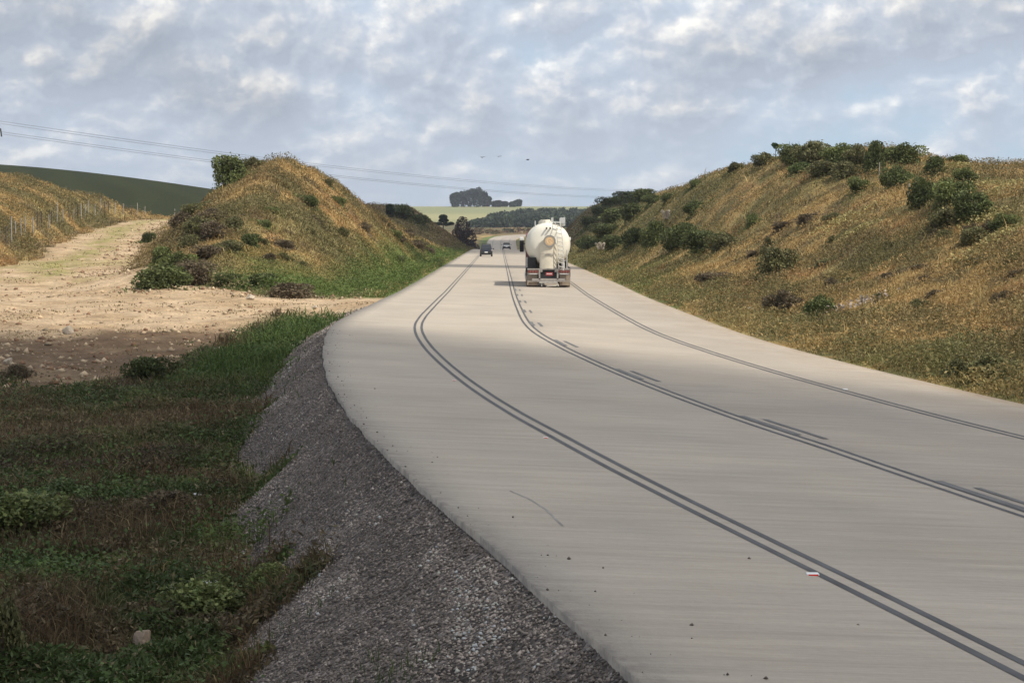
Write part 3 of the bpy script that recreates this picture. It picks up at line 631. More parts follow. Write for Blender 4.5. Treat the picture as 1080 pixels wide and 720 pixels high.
# dead stems lying about
n = 2600; X, Y = sample(n, 12.5, 60, -.31, .0); oW = XW(Y)-X; k = (oW > toeW(Y)+.2) & (fbm(X, Y, 1.8, 3) > .46); X, Y = X[k], Y[k]; n = len(X)
a = rng.random(n)*6.28; l = .12+.38*rng.random(n)**2; el = rng.random(n)*.7; Z = H(X, Y)+.05
p0 = np.stack([X, Y, Z], -1); p1 = p0+np.stack([np.cos(a)*np.cos(el)*l, np.sin(a)*np.cos(el)*l, np.sin(el)*l], -1); s_ = np.stack([-np.sin(a)*0, 0*a, np.ones(n)], -1)*.006
V = np.stack([p0-s_, p1-s_*.5, p1+s_*.5, p0+s_], 1).reshape(-1, 3); F = np.arange(n*4).reshape(-1, 4)
tag(link_mesh('dead_stems', np_mesh('dead_stems', V, F, np.repeat(np.tile(c3((.26, .20, .12)), (n, 1))*(.4+.8*rng.random((n, 1))), 4, 0)), M_twig), 'dry brown stems lying among the weeds', 'dead stems', kind='stuff')

# ------------------------------------------------------------------ stones
def stone_field(name, X, Y, size, C, Zoff=.25, flat=.7):
    n = len(X); base = np.array([[1, 0, 0], [0, 1, 0], [-1, 0, 0], [0, -1, 0], [0, 0, 1], [0, 0, -1]], float)
    V = base[None]*(.55+.7*rng.random((n, 6, 1))); V = V+rng.normal(size=V.shape)*.16
    a = rng.random(n)*6.28; ca, sa = np.cos(a)[:, None], np.sin(a)[:, None]; x = V[..., 0]*ca-V[..., 1]*sa; y = V[..., 0]*sa+V[..., 1]*ca; V = np.stack([x, y, V[..., 2]*flat], -1)*size[:, None, None]
    V[..., 0] += X[:, None]; V[..., 1] += Y[:, None]; V[..., 2] += (H(X, Y)+size*Zoff)[:, None]
    f = np.array([[0, 1, 4], [1, 2, 4], [2, 3, 4], [3, 0, 4], [1, 0, 5], [2, 1, 5], [3, 2, 5], [0, 3, 5]])
    F = (np.arange(n)[:, None, None]*6+f[None]).reshape(-1, 3)
    return link_mesh(name, np_mesh(name, V.reshape(-1, 3), F, np.repeat(C, 6, 0)), M_twig)
X, Y = sample(170000, 9, 76, -.28, .09); oW = XW(Y)-X; k = (oW > .02) & (oW < toeW(Y)+.35*rng.random(len(X))); X, Y = X[k], Y[k]; n = len(X)
lum = np.exp(rng.normal(size=n)*.34); C = c3((.180, .150, .128))*lum[:, None]; pale = fbm(X*1.0, Y*.6+X*1.2, 1.1, 3); C = C*(1+.8*sst(fbm(X*.9+Y*.22, Y*.16-X*.7, .55, 3), .58, .70)+.5*sst(pale, .56, .66))[:, None]
tag(stone_field('crushed_stone', X, Y, (.006+.011*rng.random(n)**1.8)*(1+Y/40), np.clip(C, 0, .46)), 'dark crushed stone lying on the shoulder slope', 'crushed stone', kind='stuff')
X, Y = sample(26000, 44, 225, -.31, -.03); D = lane_mask(X, Y); re = np.interp(Y, [84, 90, 100, 138, 205, 222], [-9, -13, -20.5, -27, -37.0, -38.6])
edge_r = np.exp(-((X-re+1.2)/1.5)**2)*(Y > 86)+np.exp(-((Y-88.3)/1.1)**2)*(X > -26)+.3*(Y < 70)+.05+.35*np.exp(-((Y-76)/3.5)**2)*(X < -9); k = (D > .25) & (rng.random(len(X)) < edge_r*.8) & (XW(Y)-X > 1.0); X, Y = X[k], Y[k]; n = len(X)
C = lerp(c3((.46, .35, .23))*np.ones((n, 3)), c3((.22, .12, .07)), (rng.random(n) < .4)*.9)*(.6+.6*rng.random((n, 1)))
tag(stone_field('rubble', X, Y, .02+.12*rng.random(n)**4+.0003*Y, C, .15), 'broken pale and reddish stones along the dirt road', 'rubble', kind='stuff')
# clods strewn along the left road edge
def on_road(i, o): return road_pt(i, o)
n = 200; sidx = np.searchsorted(S, s_at(9)+rng.random(n)*(s_at(52)-s_at(9))); sidx = np.clip(sidx, 0, len(S)-1); o_ = OW+.03+np.abs(rng.normal(size=n))*.22*(.4+1.6*vnoise(S[sidx]/2., S[sidx]*0))
P = np.stack([RX[sidx]+NX[sidx]*o_, RY[sidx]+NY[sidx]*o_, z0_t[sidx]+bank_t[sidx]*o_], -1); size = .004+.012*rng.random(n)**3
P = np.vstack([P, [road_hit(*p) for p in ((790, 590), (808, 717), (730, 660), (600, 590), (905, 660))]]); size = np.append(size, [.016]*5); n = len(P)
base = np.array([[1, 0, 0], [0, 1, 0], [-1, 0, 0], [0, -1, 0], [0, 0, 1], [0, 0, -.6]], float); V = base[None]*(.6+.6*rng.random((n, 6, 1)))*size[:, None, None]; V += P[:, None]; V[..., 2] += size[:, None]*.4
f = np.array([[0, 1, 4], [1, 2, 4], [2, 3, 4], [3, 0, 4], [1, 0, 5], [2, 1, 5], [3, 2, 5], [0, 3, 5]])
tag(link_mesh('soil_clods', np_mesh('soil_clods', V.reshape(-1, 3), (np.arange(n)[:, None, None]*6+f[None]).reshape(-1, 3), np.tile(c3((.12, .095, .08)), (n*6, 1))), M_twig), 'crumbs of dark soil strewn along the left edge of the concrete', 'soil', kind='stuff')

M_rock = simple('rock', (.24, .18, .125), .9, noise=.4, nscale=9., bump=.02); M_rock2 = simple('pale_rock', (.42, .35, .27), .9, noise=.35, nscale=7., bump=.02)
def rock(x, y, w, h, label, mat, seed, sink=.15, sq=1.0):
    bm = bmesh.new(); bmesh.ops.create_icosphere(bm, subdivisions=3, radius=1)
    r_ = random.Random(seed); pl = [(Vector((r_.gauss(0, 1), r_.gauss(0, 1), r_.gauss(0, .8))).normalized(), .38+.34*r_.random()) for _ in range(15)]
    for v in bm.verts:
        d = v.co.normalized(); k = min([1.0]+[q/max(d.dot(nn), 1e-3) for nn, q in pl if d.dot(nn) > 0.05]); v.co = d*k
        v.co.x *= w/2*1.25; v.co.y *= w/2*sq*1.2; v.co.z *= h*.75
    me = bpy.data.meshes.new('rock'); bm.to_mesh(me); bm.free(); o = link_mesh('rock', me, mat); o.location = (x, y, hz_(x, y)+h*(.45-sink)); o.rotation_euler = (0, 0, r_.random()*6); return tag(o, label, 'rock')
x, y, z = hit(151, 690); rock(x, y, .25, .21, 'pointed brown boulder among the weeds at the bottom left', M_rock, 9, -.3)
x, y, z = hit(176, 668); rock(x, y, .34, .14, 'flat grey stone lying behind the pointed boulder', simple('grey_rock', (.15, .14, .13), .9, noise=.3, nscale=9., bump=.02), 8)
x, y, z = hit(229, 372); rock(x, y, .30, .27, 'squarish pale stone block beside the green strip by the gravel', M_rock2, 5)
x, y, z = hit(228, 386); rock(x, y, .34, .16, 'long pale stone just below the squarish stone block', M_rock2, 6)
x, y, z = hit(72, 352); rock(x, y, .6, .35, 'large pale rock on the sunlit edge of the dirt at left', M_rock2, 11)
x, y, z = hit(264, 316); rock(x, y, .55, .25, 'pale flat rock on the green foot of the left mound', M_rock2, 12)
x, y, z = hit(332, 326); rock(x, y, .3, .2, 'small white rock where the green verge meets the dirt', M_rock2, 14)
x, y, z = hit(8, 384); rock(x, y, .3, .2, 'pale stone on the dark dirt at the far left', M_rock2, 15)

# ------------------------------------------------------------------ shrubs
def crown_pts(n, lobes, r_):
    P = []; per = []
    w = np.array([l[3]*l[4]*l[5] for l in lobes])**.67; w /= w.sum(); ks = r_.choice(len(lobes), n, p=w)
    d = r_.normal(size=(n, 3)); d /= np.linalg.norm(d, axis=1)[:, None]; rad = 1-.42*r_.random(n)**1.6
    lb = np.array(lobes)[ks]; p = lb[:, :3]+d*rad[:, None]*lb[:, 3:6]
    tone = r_.normal(size=len(lobes))*.16
    return p, np.exp(tone[ks])
def make_foliage(seed, n, leaf, c0, c1, spread=.34, lobes_n=9, top=.8, flat=.7, droop=False):
    r_ = np.random.default_rng(seed); lobes = []
    for i in range(lobes_n):
        a = r_.random()*6.28; rr = r_.random()**.6*spread; hgt = .18+.55*r_.random()*(1-rr*.9)*top; s = .11+.15*r_.random()
        lobes.append((math.cos(a)*rr, math.sin(a)*rr, hgt, s*1.15, s*1.15, s*flat+.05))
    for i in range(5): a = i*1.26+r_.random(); lobes.append((math.cos(a)*.24, math.sin(a)*.24, .10, .17, .17, .13))
    p, tone = crown_pts(n, lobes, r_); p[:, 2] = np.maximum(p[:, 2], -.02)
    # some leaves stick out on sprigs
    k = r_.random(n) < .22; sp_ = r_.integers(0, 40, k.sum()); sv = r_.normal(size=(40, 3)); sv[:, 2] = np.abs(sv[:, 2]); p[k] = p[k]*.55+[0, 0, .2]+np.clip(sv[sp_], -1.3, 1.3)*.13*r_.random((k.sum(), 1))+r_.normal(size=(k.sum(), 3))*.02
    C = (c3(c0)+(c3(c1)-c3(c0))*r_.random((n, 1)))*tone[:, None]*(.75+.5*r_.random((n, 1)))
    V, F, CC = leaf_quads(p, leaf*(.6+.8*r_.random(n)), C, 0., 1.8); return np_mesh('foliage', V, F, CC)
def stem_mesh(seed, h=.55, r0=.025, n=6):
    r_ = random.Random(seed); V = []; F = []
    def tube(a, b, ra, rb):
        k = len(V); d = (b-a).normalized(); u = d.orthogonal().normalized(); v = d.cross(u)
        for p, r in ((a, ra), (b, rb)):
            for j in range(5): V.append(p+(u*math.cos(j*1.2566)+v*math.sin(j*1.2566))*r)
        for j in range(5): F.append((k+j, k+(j+1) % 5, k+5+(j+1) % 5, k+5+j))
    for i in range(n):
        a = r_.random()*6.28; e = Vector((math.cos(a)*.16, math.sin(a)*.16, h*.5*(.8+.4*r_.random()))); tube(Vector((math.cos(a)*.02, math.sin(a)*.02, -.08)), e, r0, r0*.6)
        for q in range(2):
            b = r_.random()*6.28; tube(e, e+Vector((math.cos(b)*.14, math.sin(b)*.14, h*.45*(.6+.6*r_.random()))), r0*.6, r0*.25)
    return np_mesh('stem', [tuple(v) for v in V], F, np.tile(c3((.11, .085, .06)), (len(V), 1)))
DG, MG, OG, BG_, LG = ((.062, .080, .028), (.130, .150, .055)), ((.082, .104, .035), (.175, .195, .070)), ((.095, .098, .042), (.185, .172, .078)), ((.100, .078, .050), (.180, .140, .085)), ((.07, .10, .035), (.14, .17, .065))
KIND = {'dark': DG, 'mid': MG, 'olive': OG, 'brown': BG_, 'light': LG}
protos = {}
def proto(kind, v):
    if (kind, v) not in protos:
        c0, c1 = KIND[kind]; protos[(kind, v)] = (make_foliage(100+v*17+len(kind), 5200, .036, c0, c1, .30+.03*v, 11+v), stem_mesh(v+10))
    return protos[(kind, v)]
cnt = 0; skirts = []
def shrub(px, py, wpx, hpx, kind, label=None, group=None, name='bush', at=None, cat='bush'):
    """px,py: where its foot stands; wpx,hpx: its size in photo pixels"""
    global cnt; cnt += 1
    x, y, z = at or hit(px, py); k = y/FPX; w, h = wpx*k*1.1, hpx*k*1.3
    root = empty(name, (x, y, z-.05), rng.random()*6.28, label=label, cat=cat, group=group); skirts.append((x, y, w, h, kind))
    fm, smh = proto(kind, cnt % 6); rs = 1+.22*math.sin(cnt*2.4)
    f = bpy.data.objects.new('foliage', fm); s = bpy.data.objects.new('stem', smh)
    for o, m in ((f, M_leaf), (s, M_twig)):
        if not o.data.materials: o.data.materials.append(m)
        col.objects.link(o); o.parent = root; o.scale = (w/.92*rs, w/.92/rs, h/.82)
    return root
# ridge of the right bank
for a in [
 (838, 172, 34, 20, 'mid', 'wide green bush at the left end of the right ridge, below the sapling'),
 (806, 175, 28, 14, 'olive', 'olive bush at the left end of the hedge on the right ridge'),
 (858, 173, 34, 22, 'olive', 'tallest olive bush in the middle of the hedge on the right ridge'),
 (882, 175, 30, 22, 'mid', 'green bush in the hedge right of the tallest olive bush'),
 (902, 178, 26, 22, 'olive', 'olive bush on the right ridge, third from the right end of the hedge'),
 (921, 184, 22, 34, 'dark', 'upright dark bush at the right end of the ridge hedge'),
 (870, 184, 30, 14, 'olive', 'low olive bush below the middle of the ridge hedge'),
 (845, 183, 26, 12, 'light', 'pale green bush below the left part of the ridge hedge'),
 (890, 187, 26, 16, 'olive', 'low bush below the right part of the ridge hedge'),
 (908, 202, 24, 15, 'mid', 'small round bush alone on the slope below the ridge hedge'),
 (955, 172, 32, 20, 'mid', 'spreading green bush on the skyline right of the hedge gap'),
 (985, 184, 24, 19, 'dark', 'rounded dark bush on the ridge right of the spreading skyline bush'),
 (1010, 175, 26, 12, 'mid', 'low domed bush on the skyline, farthest right on the ridge'),
 (1017, 194, 26, 16, 'mid', 'green bush just below the farthest right skyline bush'),
 (950, 199, 29, 25, 'dark', 'round dark bush below the spreading skyline bush'),
 (976, 222, 30, 34, 'dark', 'tall dark bush at the left end of the big thicket on the right slope'),
 (1003, 222, 44, 32, 'mid', 'largest bush in the middle of the thicket on the right slope'),
 (1028, 231, 34, 28, 'dark', 'dark bush at the right end of the thicket on the right slope'),
 (996, 238, 34, 18, 'olive', 'olive bush at the lower edge of the thicket on the right slope'),
 (1060, 245, 24, 18, 'mid', 'small bush standing alone right of the thicket near the photo edge'),
 (1033, 256, 30, 16, 'olive', 'faint olive bush on the slope below the thicket'),
 (716, 262, 40, 26, 'dark', 'dark shrub mass low on the far part of the right bank'),
 (742, 268, 36, 26, 'dark', 'dark shrub at the right end of the shrub mass on the far right bank'),
 (690, 260, 34, 24, 'mid', 'green shrub left of the dark shrub mass on the right bank'),
 (668, 262, 26, 20, 'dark', 'small dark shrub nearest the road on the far right bank'),
 (764, 264, 30, 18, 'olive', 'olive shrub right of the dark shrub mass on the bank'),
 (735, 226, 24, 15, 'dark', 'dark shrub halfway up the far right bank'),
 (705, 214, 14, 10, 'dark', 'small dark bush on the skyline where the right bank begins to fall'),
 (733, 197, 10, 8, 'mid', 'tiny bush on the falling skyline of the right bank'),
 (776, 182, 20, 10, 'olive', 'low olive bush on the skyline left of the ridge hedge'),
 (820, 292, 46, 30, 'olive', 'broad weedy shrub in the middle of the right slope'),
 (826, 330, 34, 24, 'brown', 'brown twiggy shrub low on the right slope'),
 (862, 336, 26, 26, 'dark', 'dark green shrub low on the right slope near the road'),
 (750, 300, 30, 14, 'brown', 'brown shrub in the hollow low on the right bank'),  # added where the overhanging grass leaves a dark, shaded hole
 (1050, 405, 44, 30, 'olive', 'olive weed clump at the foot of the bank at the right edge'),
 (1006, 398, 34, 20, 'olive', 'smaller olive weed clump left of the one at the right edge'),
 # left mound
 (244, 193, 36, 30, 'mid', 'large round bush on top of the left mound'),
 (266, 180, 24, 14, 'olive', 'low olive bush beside the large round bush on the left mound'),
 (327, 217, 18, 12, 'dark', 'dark bush high on the right shoulder of the left mound'),
 (357, 216, 14, 9, 'mid', 'small green bush right of the dark shoulder bush'),
 (362, 250, 12, 10, 'olive', 'small olive bush in the middle of the mound face'),
 (347, 196, 10, 7, 'olive', 'tiny bush on the right skyline of the left mound'),
 (192, 240, 24, 16, 'brown', 'brown scrub at the left end of the mound beside the dirt road'),
 (208, 246, 30, 18, 'olive', 'olive scrub on the left flank, right of the brown scrub at the mound end'),
 (228, 250, 30, 16, 'brown', 'brown scrub in the middle of the left flank of the mound'),
 (206, 228, 24, 14, 'olive', 'olive scrub high on the left flank of the mound'),
 (224, 234, 26, 13, 'brown', 'brown scrub high on the left flank, right of the olive scrub'),
 (246, 240, 22, 11, 'olive', 'low olive scrub high in the middle of the mound'),
 (262, 261, 20, 14, 'dark', 'dark green bush in the middle left of the mound'),
 (242, 266, 26, 13, 'olive', 'olive scrub left of the dark green bush in the middle of the mound'),
 (198, 262, 26, 14, 'olive', 'olive scrub low on the left flank above the foot shrubs'),
 (220, 272, 30, 14, 'brown', 'brown scrub low on the left flank of the mound'),
 (190, 284, 26, 18, 'mid', 'green scrub above the dark shrub at the left foot of the mound'),
 (213, 290, 22, 12, 'olive', 'olive scrub among the shrubs at the left foot of the mound'),
 (172, 277, 24, 18, 'mid', 'small green bush at the dirt road edge'),
 (156, 256, 14, 11, 'dark', 'tiny dark bush where the dirt road crests'),
 (168, 303, 38, 26, 'dark', 'dark shrub at the left foot of the mound by the rubble'),
 (205, 300, 36, 26, 'brown', 'brown twiggy shrub right of the dark foot shrub'),
 (240, 302, 26, 15, 'dark', 'dark low bush at the foot of the mound, left of a wider one'),
 (272, 304, 36, 16, 'dark', 'wide dark low bush at the middle foot of the mound'),
 (305, 314, 38, 16, 'brown', 'brown low shrub at the right foot of the mound'),
 (155, 404, 48, 28, 'dark', 'dark bush standing on the shaded dirt at left'),
 (14, 398, 26, 14, 'brown', 'small brown shrub on the shaded dirt at the far left'),
 (14, 560, 90, 44, 'mid', 'leafy green clump in the weeds at the left edge'),
 (62, 535, 60, 28, 'light', 'pale leafy clump right of the one at the left edge'),
 (4, 712, 60, 76, 'olive', 'olive shrub cut off by the bottom left corner'),
 (175, 545, 60, 30, 'brown', 'heap of brown dead brush in the middle of the weeds'),
 (215, 655, 90, 46, 'mid', 'broad green weed clump right of the pointed boulder'),
 (285, 618, 44, 26, 'mid', 'green weed clump at the foot of the gravel slope'),
 # far mounds
 (424, 230, 26, 14, 'dark', 'dark shrub on the ridge of the shaded left hill'),
 (441, 236, 18, 10, 'dark', 'smaller dark shrub down the ridge of the shaded left hill'),
 ]: shrub(*a)
for px, py, w, h in ((660, 214, 26, 12), (676, 214, 24, 14), (645, 218, 20, 10), (690, 214, 18, 9), (634, 226, 18, 9), (622, 240, 20, 12), (650, 236, 30, 16), (668, 232, 30, 16), (640, 250, 30, 14), (622, 262, 24, 14), (650, 262, 26, 14)):
    shrub(px, py, w, h, 'dark', 'dark shrub among those covering the shaded hill beyond the right bank', 'shrubs on the shaded right hill')
for px, py, w, h in ((440, 262, 18, 8), (452, 268, 16, 7), (430, 250, 16, 8)):
    shrub(px, py, w, h, 'brown', 'brown shrub among those on the slope of the shaded left hill', 'shrubs on the shaded left hill')
r2 = random.Random(5)
for i in range(34):
    px = r2.uniform(790, 1075); py = r2.uniform(200, 370)
    if py > 300+ (px-790)*.25: continue
    shrub(px, py, r2.uniform(9, 20), r2.uniform(6, 12), r2.choice(['olive', 'olive', 'brown', 'mid']), 'small weed clump dotted over the dry grass of the right bank', 'weed clumps dotted over the right bank', cat='weed clump', name='weed_clump')
for i in range(16):
    shrub(r2.uniform(205, 430), r2.uniform(222, 285), r2.uniform(8, 18), r2.uniform(5, 10), r2.choice(['olive', 'brown', 'mid']), 'small weed clump dotted over the dry grass of the left mound', 'weed clumps dotted over the left mound', cat='weed clump', name='weed_clump')
# leafy undergrowth around the feet of the shrubs
V_, F_, C_, kq = [], [], [], 0
for x, y, w, h, kind in skirts:
    if y < 20: continue
    m = int(min(900, 140+500*w)); a = rng.random(m)*6.28; r = np.abs(rng.normal(size=m))*w*.48*(1+.5*np.sin(a*3+x)); X = x+np.cos(a)*r; Y = y+np.sin(a)*r
    ok = (XW(Y)-X > .3) | (X-XE(Y) > .3); X, Y, r = X[ok], Y[ok], r[ok]; m = len(X)
    if not m: continue
    Z = H(X, Y)+rng.random(m)*np.maximum(.12, h*.55*np.exp(-(r/(w*.55+.01))**2)); c0, c1 = map(c3, KIND[kind])
    V, F, CC = leaf_quads(np.stack([X, Y, Z], -1), .028*(.5+rng.random(m))*(1+y/80), (c0+(c1-c0)*rng.random((m, 1)))*1.15, 0., 2.2); V_.append(V); F_.append(F+kq); C_.append(CC); kq += len(V)
tag(link_mesh('undergrowth', np_mesh('undergrowth', np.concatenate(V_), np.concatenate(F_), np.concatenate(C_)), M_leaf), 'leafy undergrowth around the feet of the shrubs', 'undergrowth', kind='stuff')
# pale yellow bloom patches on the right bank
for i, (px, py, n, rad) in enumerate(((892, 236, 120, 1.3), (905, 248, 60, .8), (1040, 213, 110, 1.2), (1048, 200, 80, 1.0), (1052, 258, 120, 1.2), (900, 177, 40, .6), (1006, 180, 60, .8), (1045, 236, 60, .8), (902, 330, 14, .9))):
    x, y, z = hit(px, py); m = n*7; X = x+rng.normal(size=m)*rad*.7; Y = y+rng.normal(size=m)*rad*.5; Z = H(X, Y)+.25+.2*rng.random(m)
    c = c3((.36, .31, .13)) if i < 8 else c3((.42, .35, .30))
    V, F, CC = leaf_quads(np.stack([X, Y, Z], -1), .05+.06*rng.random(m), np.tile(c, (m, 1))*(.6+.6*rng.random((m, 1))), .4)
    lab = ['upper left', 'lower left', 'beside the thicket', 'just above the thicket', 'below the lone right bush', 'between the hedge bushes', 'under the farthest skyline bush', 'right of the thicket', 'whitish, near the road'][i]
    tag(link_mesh('flower_patch', np_mesh('flower_patch', V, F, CC), M_leaf), 'patch of pale blossom on the right bank, '+lab, 'flowers', kind='stuff')
# pampas grass plumes
M_pl = simple('plume', (.55, .50, .42), .9, noise=.2)
def plume(px, py, hpx, label, n=5):
    x, y, z = hit(px, py); k = y/FPX; h = hpx*k; m = n*90
    tt = rng.random(m); st = rng.integers(0, n, m); ang = (np.arange(n)/n*6.28+rng.random(n))[st]; ln = (.12+.3*rng.random(n))[st]
    P = np.stack([x+np.cos(ang)*ln*h*tt**2, y+np.sin(ang)*ln*h*tt**2, z+h*tt], -1)+rng.normal(size=(m, 3))*h*.018
    V, F, CC = leaf_quads(P, np.where(tt > .6, .10, .04)*h, np.where(tt[:, None] > .6, c3((.52, .46, .38)), c3((.22, .20, .08)))*(.8+.3*rng.random((m, 1))), 0., 2.)
    tag(link_mesh('pampas_grass', np_mesh('pampas_grass', V, F, CC), M_leaf), label, 'pampas grass')
plume(634, 272, 16, 'pale pampas plumes at the foot of the shaded right hill'); plume(703, 243, 20, 'tall pale plumes rising from the shrubs on the far right bank', 4); plume(910, 330, 18, 'pale plumes beside the whitish blossom low on the right slope', 3)

# ------------------------------------------------------------------ trees
M_bark = simple('bark', (.10, .08, .06), .9, noise=.3, nscale=3.)
def tube_bm(bm, a, b, ra, rb, n=7):
    a, b = Vector(a), Vector(b); d = (b-a).normalized(); u = d.orthogonal().normalized(); v = d.cross(u); rings = []
    for p, r in ((a, ra), (b, rb)): rings.append([bm.verts.new(p+(u*math.cos(2*math.pi*j/n)+v*math.sin(2*math.pi*j/n))*r) for j in range(n)])
    for j in range(n): bm.faces.new((rings[0][j], rings[0][(j+1) % n], rings[1][(j+1) % n], rings[1][j]))
    bm.faces.new(rings[0][::-1]); bm.faces.new(rings[1])
def bm_obj(name, bm, mat, parent=None, smooth=False):
    bmesh.ops.recalc_face_normals(bm, faces=bm.faces); me = bpy.data.meshes.new(name); bm.to_mesh(me); bm.free(); o = link_mesh(name, me, mat, parent)
    if smooth: smooth_obj(o)
    return o
def crown_obj(lobes, n, leaf, c0, c1, parent, seed=1):
    r_ = np.random.default_rng(seed); p, tone = crown_pts(n, lobes, r_)
    C = (c3(c0)+(c3(c1)-c3(c0))*r_.random((n, 1)))*tone[:, None]*(.7+.6*r_.random((n, 1))); V, F, CC = leaf_quads(p, leaf*(.6+.8*r_.random(n)), C, 0., 1.5)
    return link_mesh('crown', np_mesh('crown', V, F, CC), M_leaf, parent)
def tree(name, x, y, z, label, lobes, trunk, n, leaf, c0, c1, group=None, seed=1):
    t = empty(name, (x, y, z), label=label, cat='tree', group=group); bm = bmesh.new()
    for (a, b, ra, rb) in trunk: tube_bm(bm, a, b, ra, rb)
    bm_obj('trunk', bm, M_bark, t); crown_obj(lobes, n, leaf, c0, c1, t, seed); return t
def at(px, py, Y): return ((px-CX)*Y/FPX, Y, CH-(py-YH)*Y/FPX)
# araucaria on the left of the far road
Y_ = 560.; k = Y_/FPX; x = (467.5-CX)*k; z = hz_(x, Y_); topz = at(467, 225, Y_)[2]; h = topz-z
lob = [(0, 0, h-.95, 1.25, 1.25, .8), (0.1, 0, h-1.9, 1.5, 1.3, .55)]+[(math.cos(a)*2.3, math.sin(a)*2.0, h-2.9+.3*math.sin(3*a), .95, .9, .42) for a in (0.1, 1.2, 2.2, 3.2, 4.2, 5.3)]
tree('araucaria_tree', x, Y_, z-.2, 'dark flat topped pine standing alone left of the far road', lob, [((0, 0, -.5), (0, 0, h-.6), .26, .14)]+[((0, 0, h-3.3), (math.cos(a)*2.2, math.sin(a)*2.0, h-2.9), .1, .05) for a in (0.1, 1.2, 2.2, 3.2, 4.2, 5.3)], 3600, .28, (.018, .030, .016), (.040, .060, .028), seed=4)
# reddish dark tree beside it
Y_ = 540.; k = Y_/FPX; x = (488-CX)*k; z = hz_(x, Y_); h = at(488, 227, Y_)[2]-z
tree('broadleaf_tree', x, Y_, z-.2, 'rounded dark reddish tree right of the flat topped pine', [(0, 0, h*.62, 2.3, 2.2, h*.38), (-1.4, .3, h*.42, 2., 2., h*.3), (1.7, -.2, h*.38, 2.2, 2., h*.3), (.4, 0, h*.2, 3.4, 2.6, h*.22), (2.9, 0, h*.13, 2., 2., h*.16)], [((0, 0, -.5), (0, 0, h*.6), .3, .12), ((0, 0, h*.3), (1.2, 0, h*.5), .14, .06), ((0, 0, h*.35), (-1.2, .2, h*.55), .14, .06)], 5200, .30, (.040, .022, .020), (.075, .045, .038), seed=5)
# small upright tree on the left hill
x, y, z = hit(411, 229); h = 15*y/FPX
tree('broadleaf_tree', x, y, z-.2, 'small upright dark tree on the ridge of the shaded left hill', [(0, 0, h*.5, h*.28, h*.28, h*.34), (0, 0, h*.78, h*.27, h*.25, h*.22), (.1, 0, h*.25, h*.26, h*.26, h*.2)], [((0, 0, -.3), (0, 0, h*.7), .12, .05)], 2400, .16, (.020, .034, .016), (.04, .06, .026), seed=6)
# sapling on the right ridge
x, y, z = hit(818, 168); h = 20*y/FPX
tree('sapling', x, y, z-.2, 'thin sapling sticking out above the hedge on the right ridge', [(-.1, 0, h*.86, h*.17, h*.17, h*.10), (.32, 0, h*.80, h*.15, h*.15, h*.08), (0, 0, h*.72, h*.13, h*.12, h*.08)], [((0, 0, -.2), (0, 0, h*.8), .04, .02), ((0, 0, h*.55), (.3, 0, h*.78), .02, .01)], 420, .09, (.03, .05, .02), (.06, .09, .03), seed=7)
# grove on the far hill
gt = [(480, 217, 11, 15), (488, 217, 12, 17), (496, 217, 13, 19), (503, 217, 12, 20), (509, 216.8, 11, 16), (514, 216.6, 9, 10), (524, 216, 12, 5), (532, 216, 8, 4), (546, 216, 9, 6), (541, 216, 8, 4)]
for i, (px, py, w, h_) in enumerate(gt):
    Y_ = 1960.+(i % 3)*14; k = Y_/FPX; x = (px-CX)*k; z = hz_(x, Y_); w_, h2_ = w*k, max(h_*k, at(px, py-h_, Y_)[2]-z)
    tree('broadleaf_tree', x, Y_, z-.5, 'one of the dark trees packed together in the grove on the horizon' if i < 6 else 'one of the low dark trees on the horizon right of the grove',
         [(0, 0, h2_*.45, w_*.5, w_*.5, h2_*.45), (w_*.15, 0, h2_*.75, w_*.36, w_*.4, h2_*.25), (-w_*.2, 0, h2_*.62, w_*.34, w_*.4, h2_*.3)], [((0, 0, -1), (0, 0, h2_*.6), .5, .2)], 1100, 1.3, (.018, .030, .018), (.035, .052, .028), 'grove on the horizon' if i < 6 else 'low trees right of the grove', 20+i)
# belt of wood across the middle distance
V_, F_, C_ = [], [], []; kq = 0; rw = np.random.default_rng(3)
for i in range(360):
    px = rw.uniform(497, 640); Y_ = rw.uniform(1200, 1560); k = Y_/FPX; x = (px-CX)*k
    if Y_ > 1260+ (px-494)*5.5: continue
    z = hz_(x, Y_); r = rw.uniform(3.2, 6.0); hh = rw.uniform(4.5, 7.5)*(.75 if px < 515 else 1)
    p, tone = crown_pts(170, [(x, Y_, z+hh*.45, r, r, hh*.55), (x+r*.3, Y_-1, z+hh*.75, r*.6, r*.6, hh*.3)], rw); n = len(p); cc = (c3((.035, .050, .028))+(c3((.065, .085, .045))-c3((.035, .050, .028)))*rw.random())*tone[:, None]*(.75+.5*rw.random((n, 1)))
    V, F, CC = leaf_quads(p, 1.3*(.6+.8*rw.random(n)), cc, 0., 1.4); V_.append(V); F_.append(F+kq); C_.append(CC); kq += len(V)
tag(link_mesh('wood', np_mesh('wood', np.concatenate(V_), np.concatenate(F_), np.concatenate(C_)), M_leaf), 'belt of dark green woodland across the valley beyond the road', 'woodland', kind='stuff')
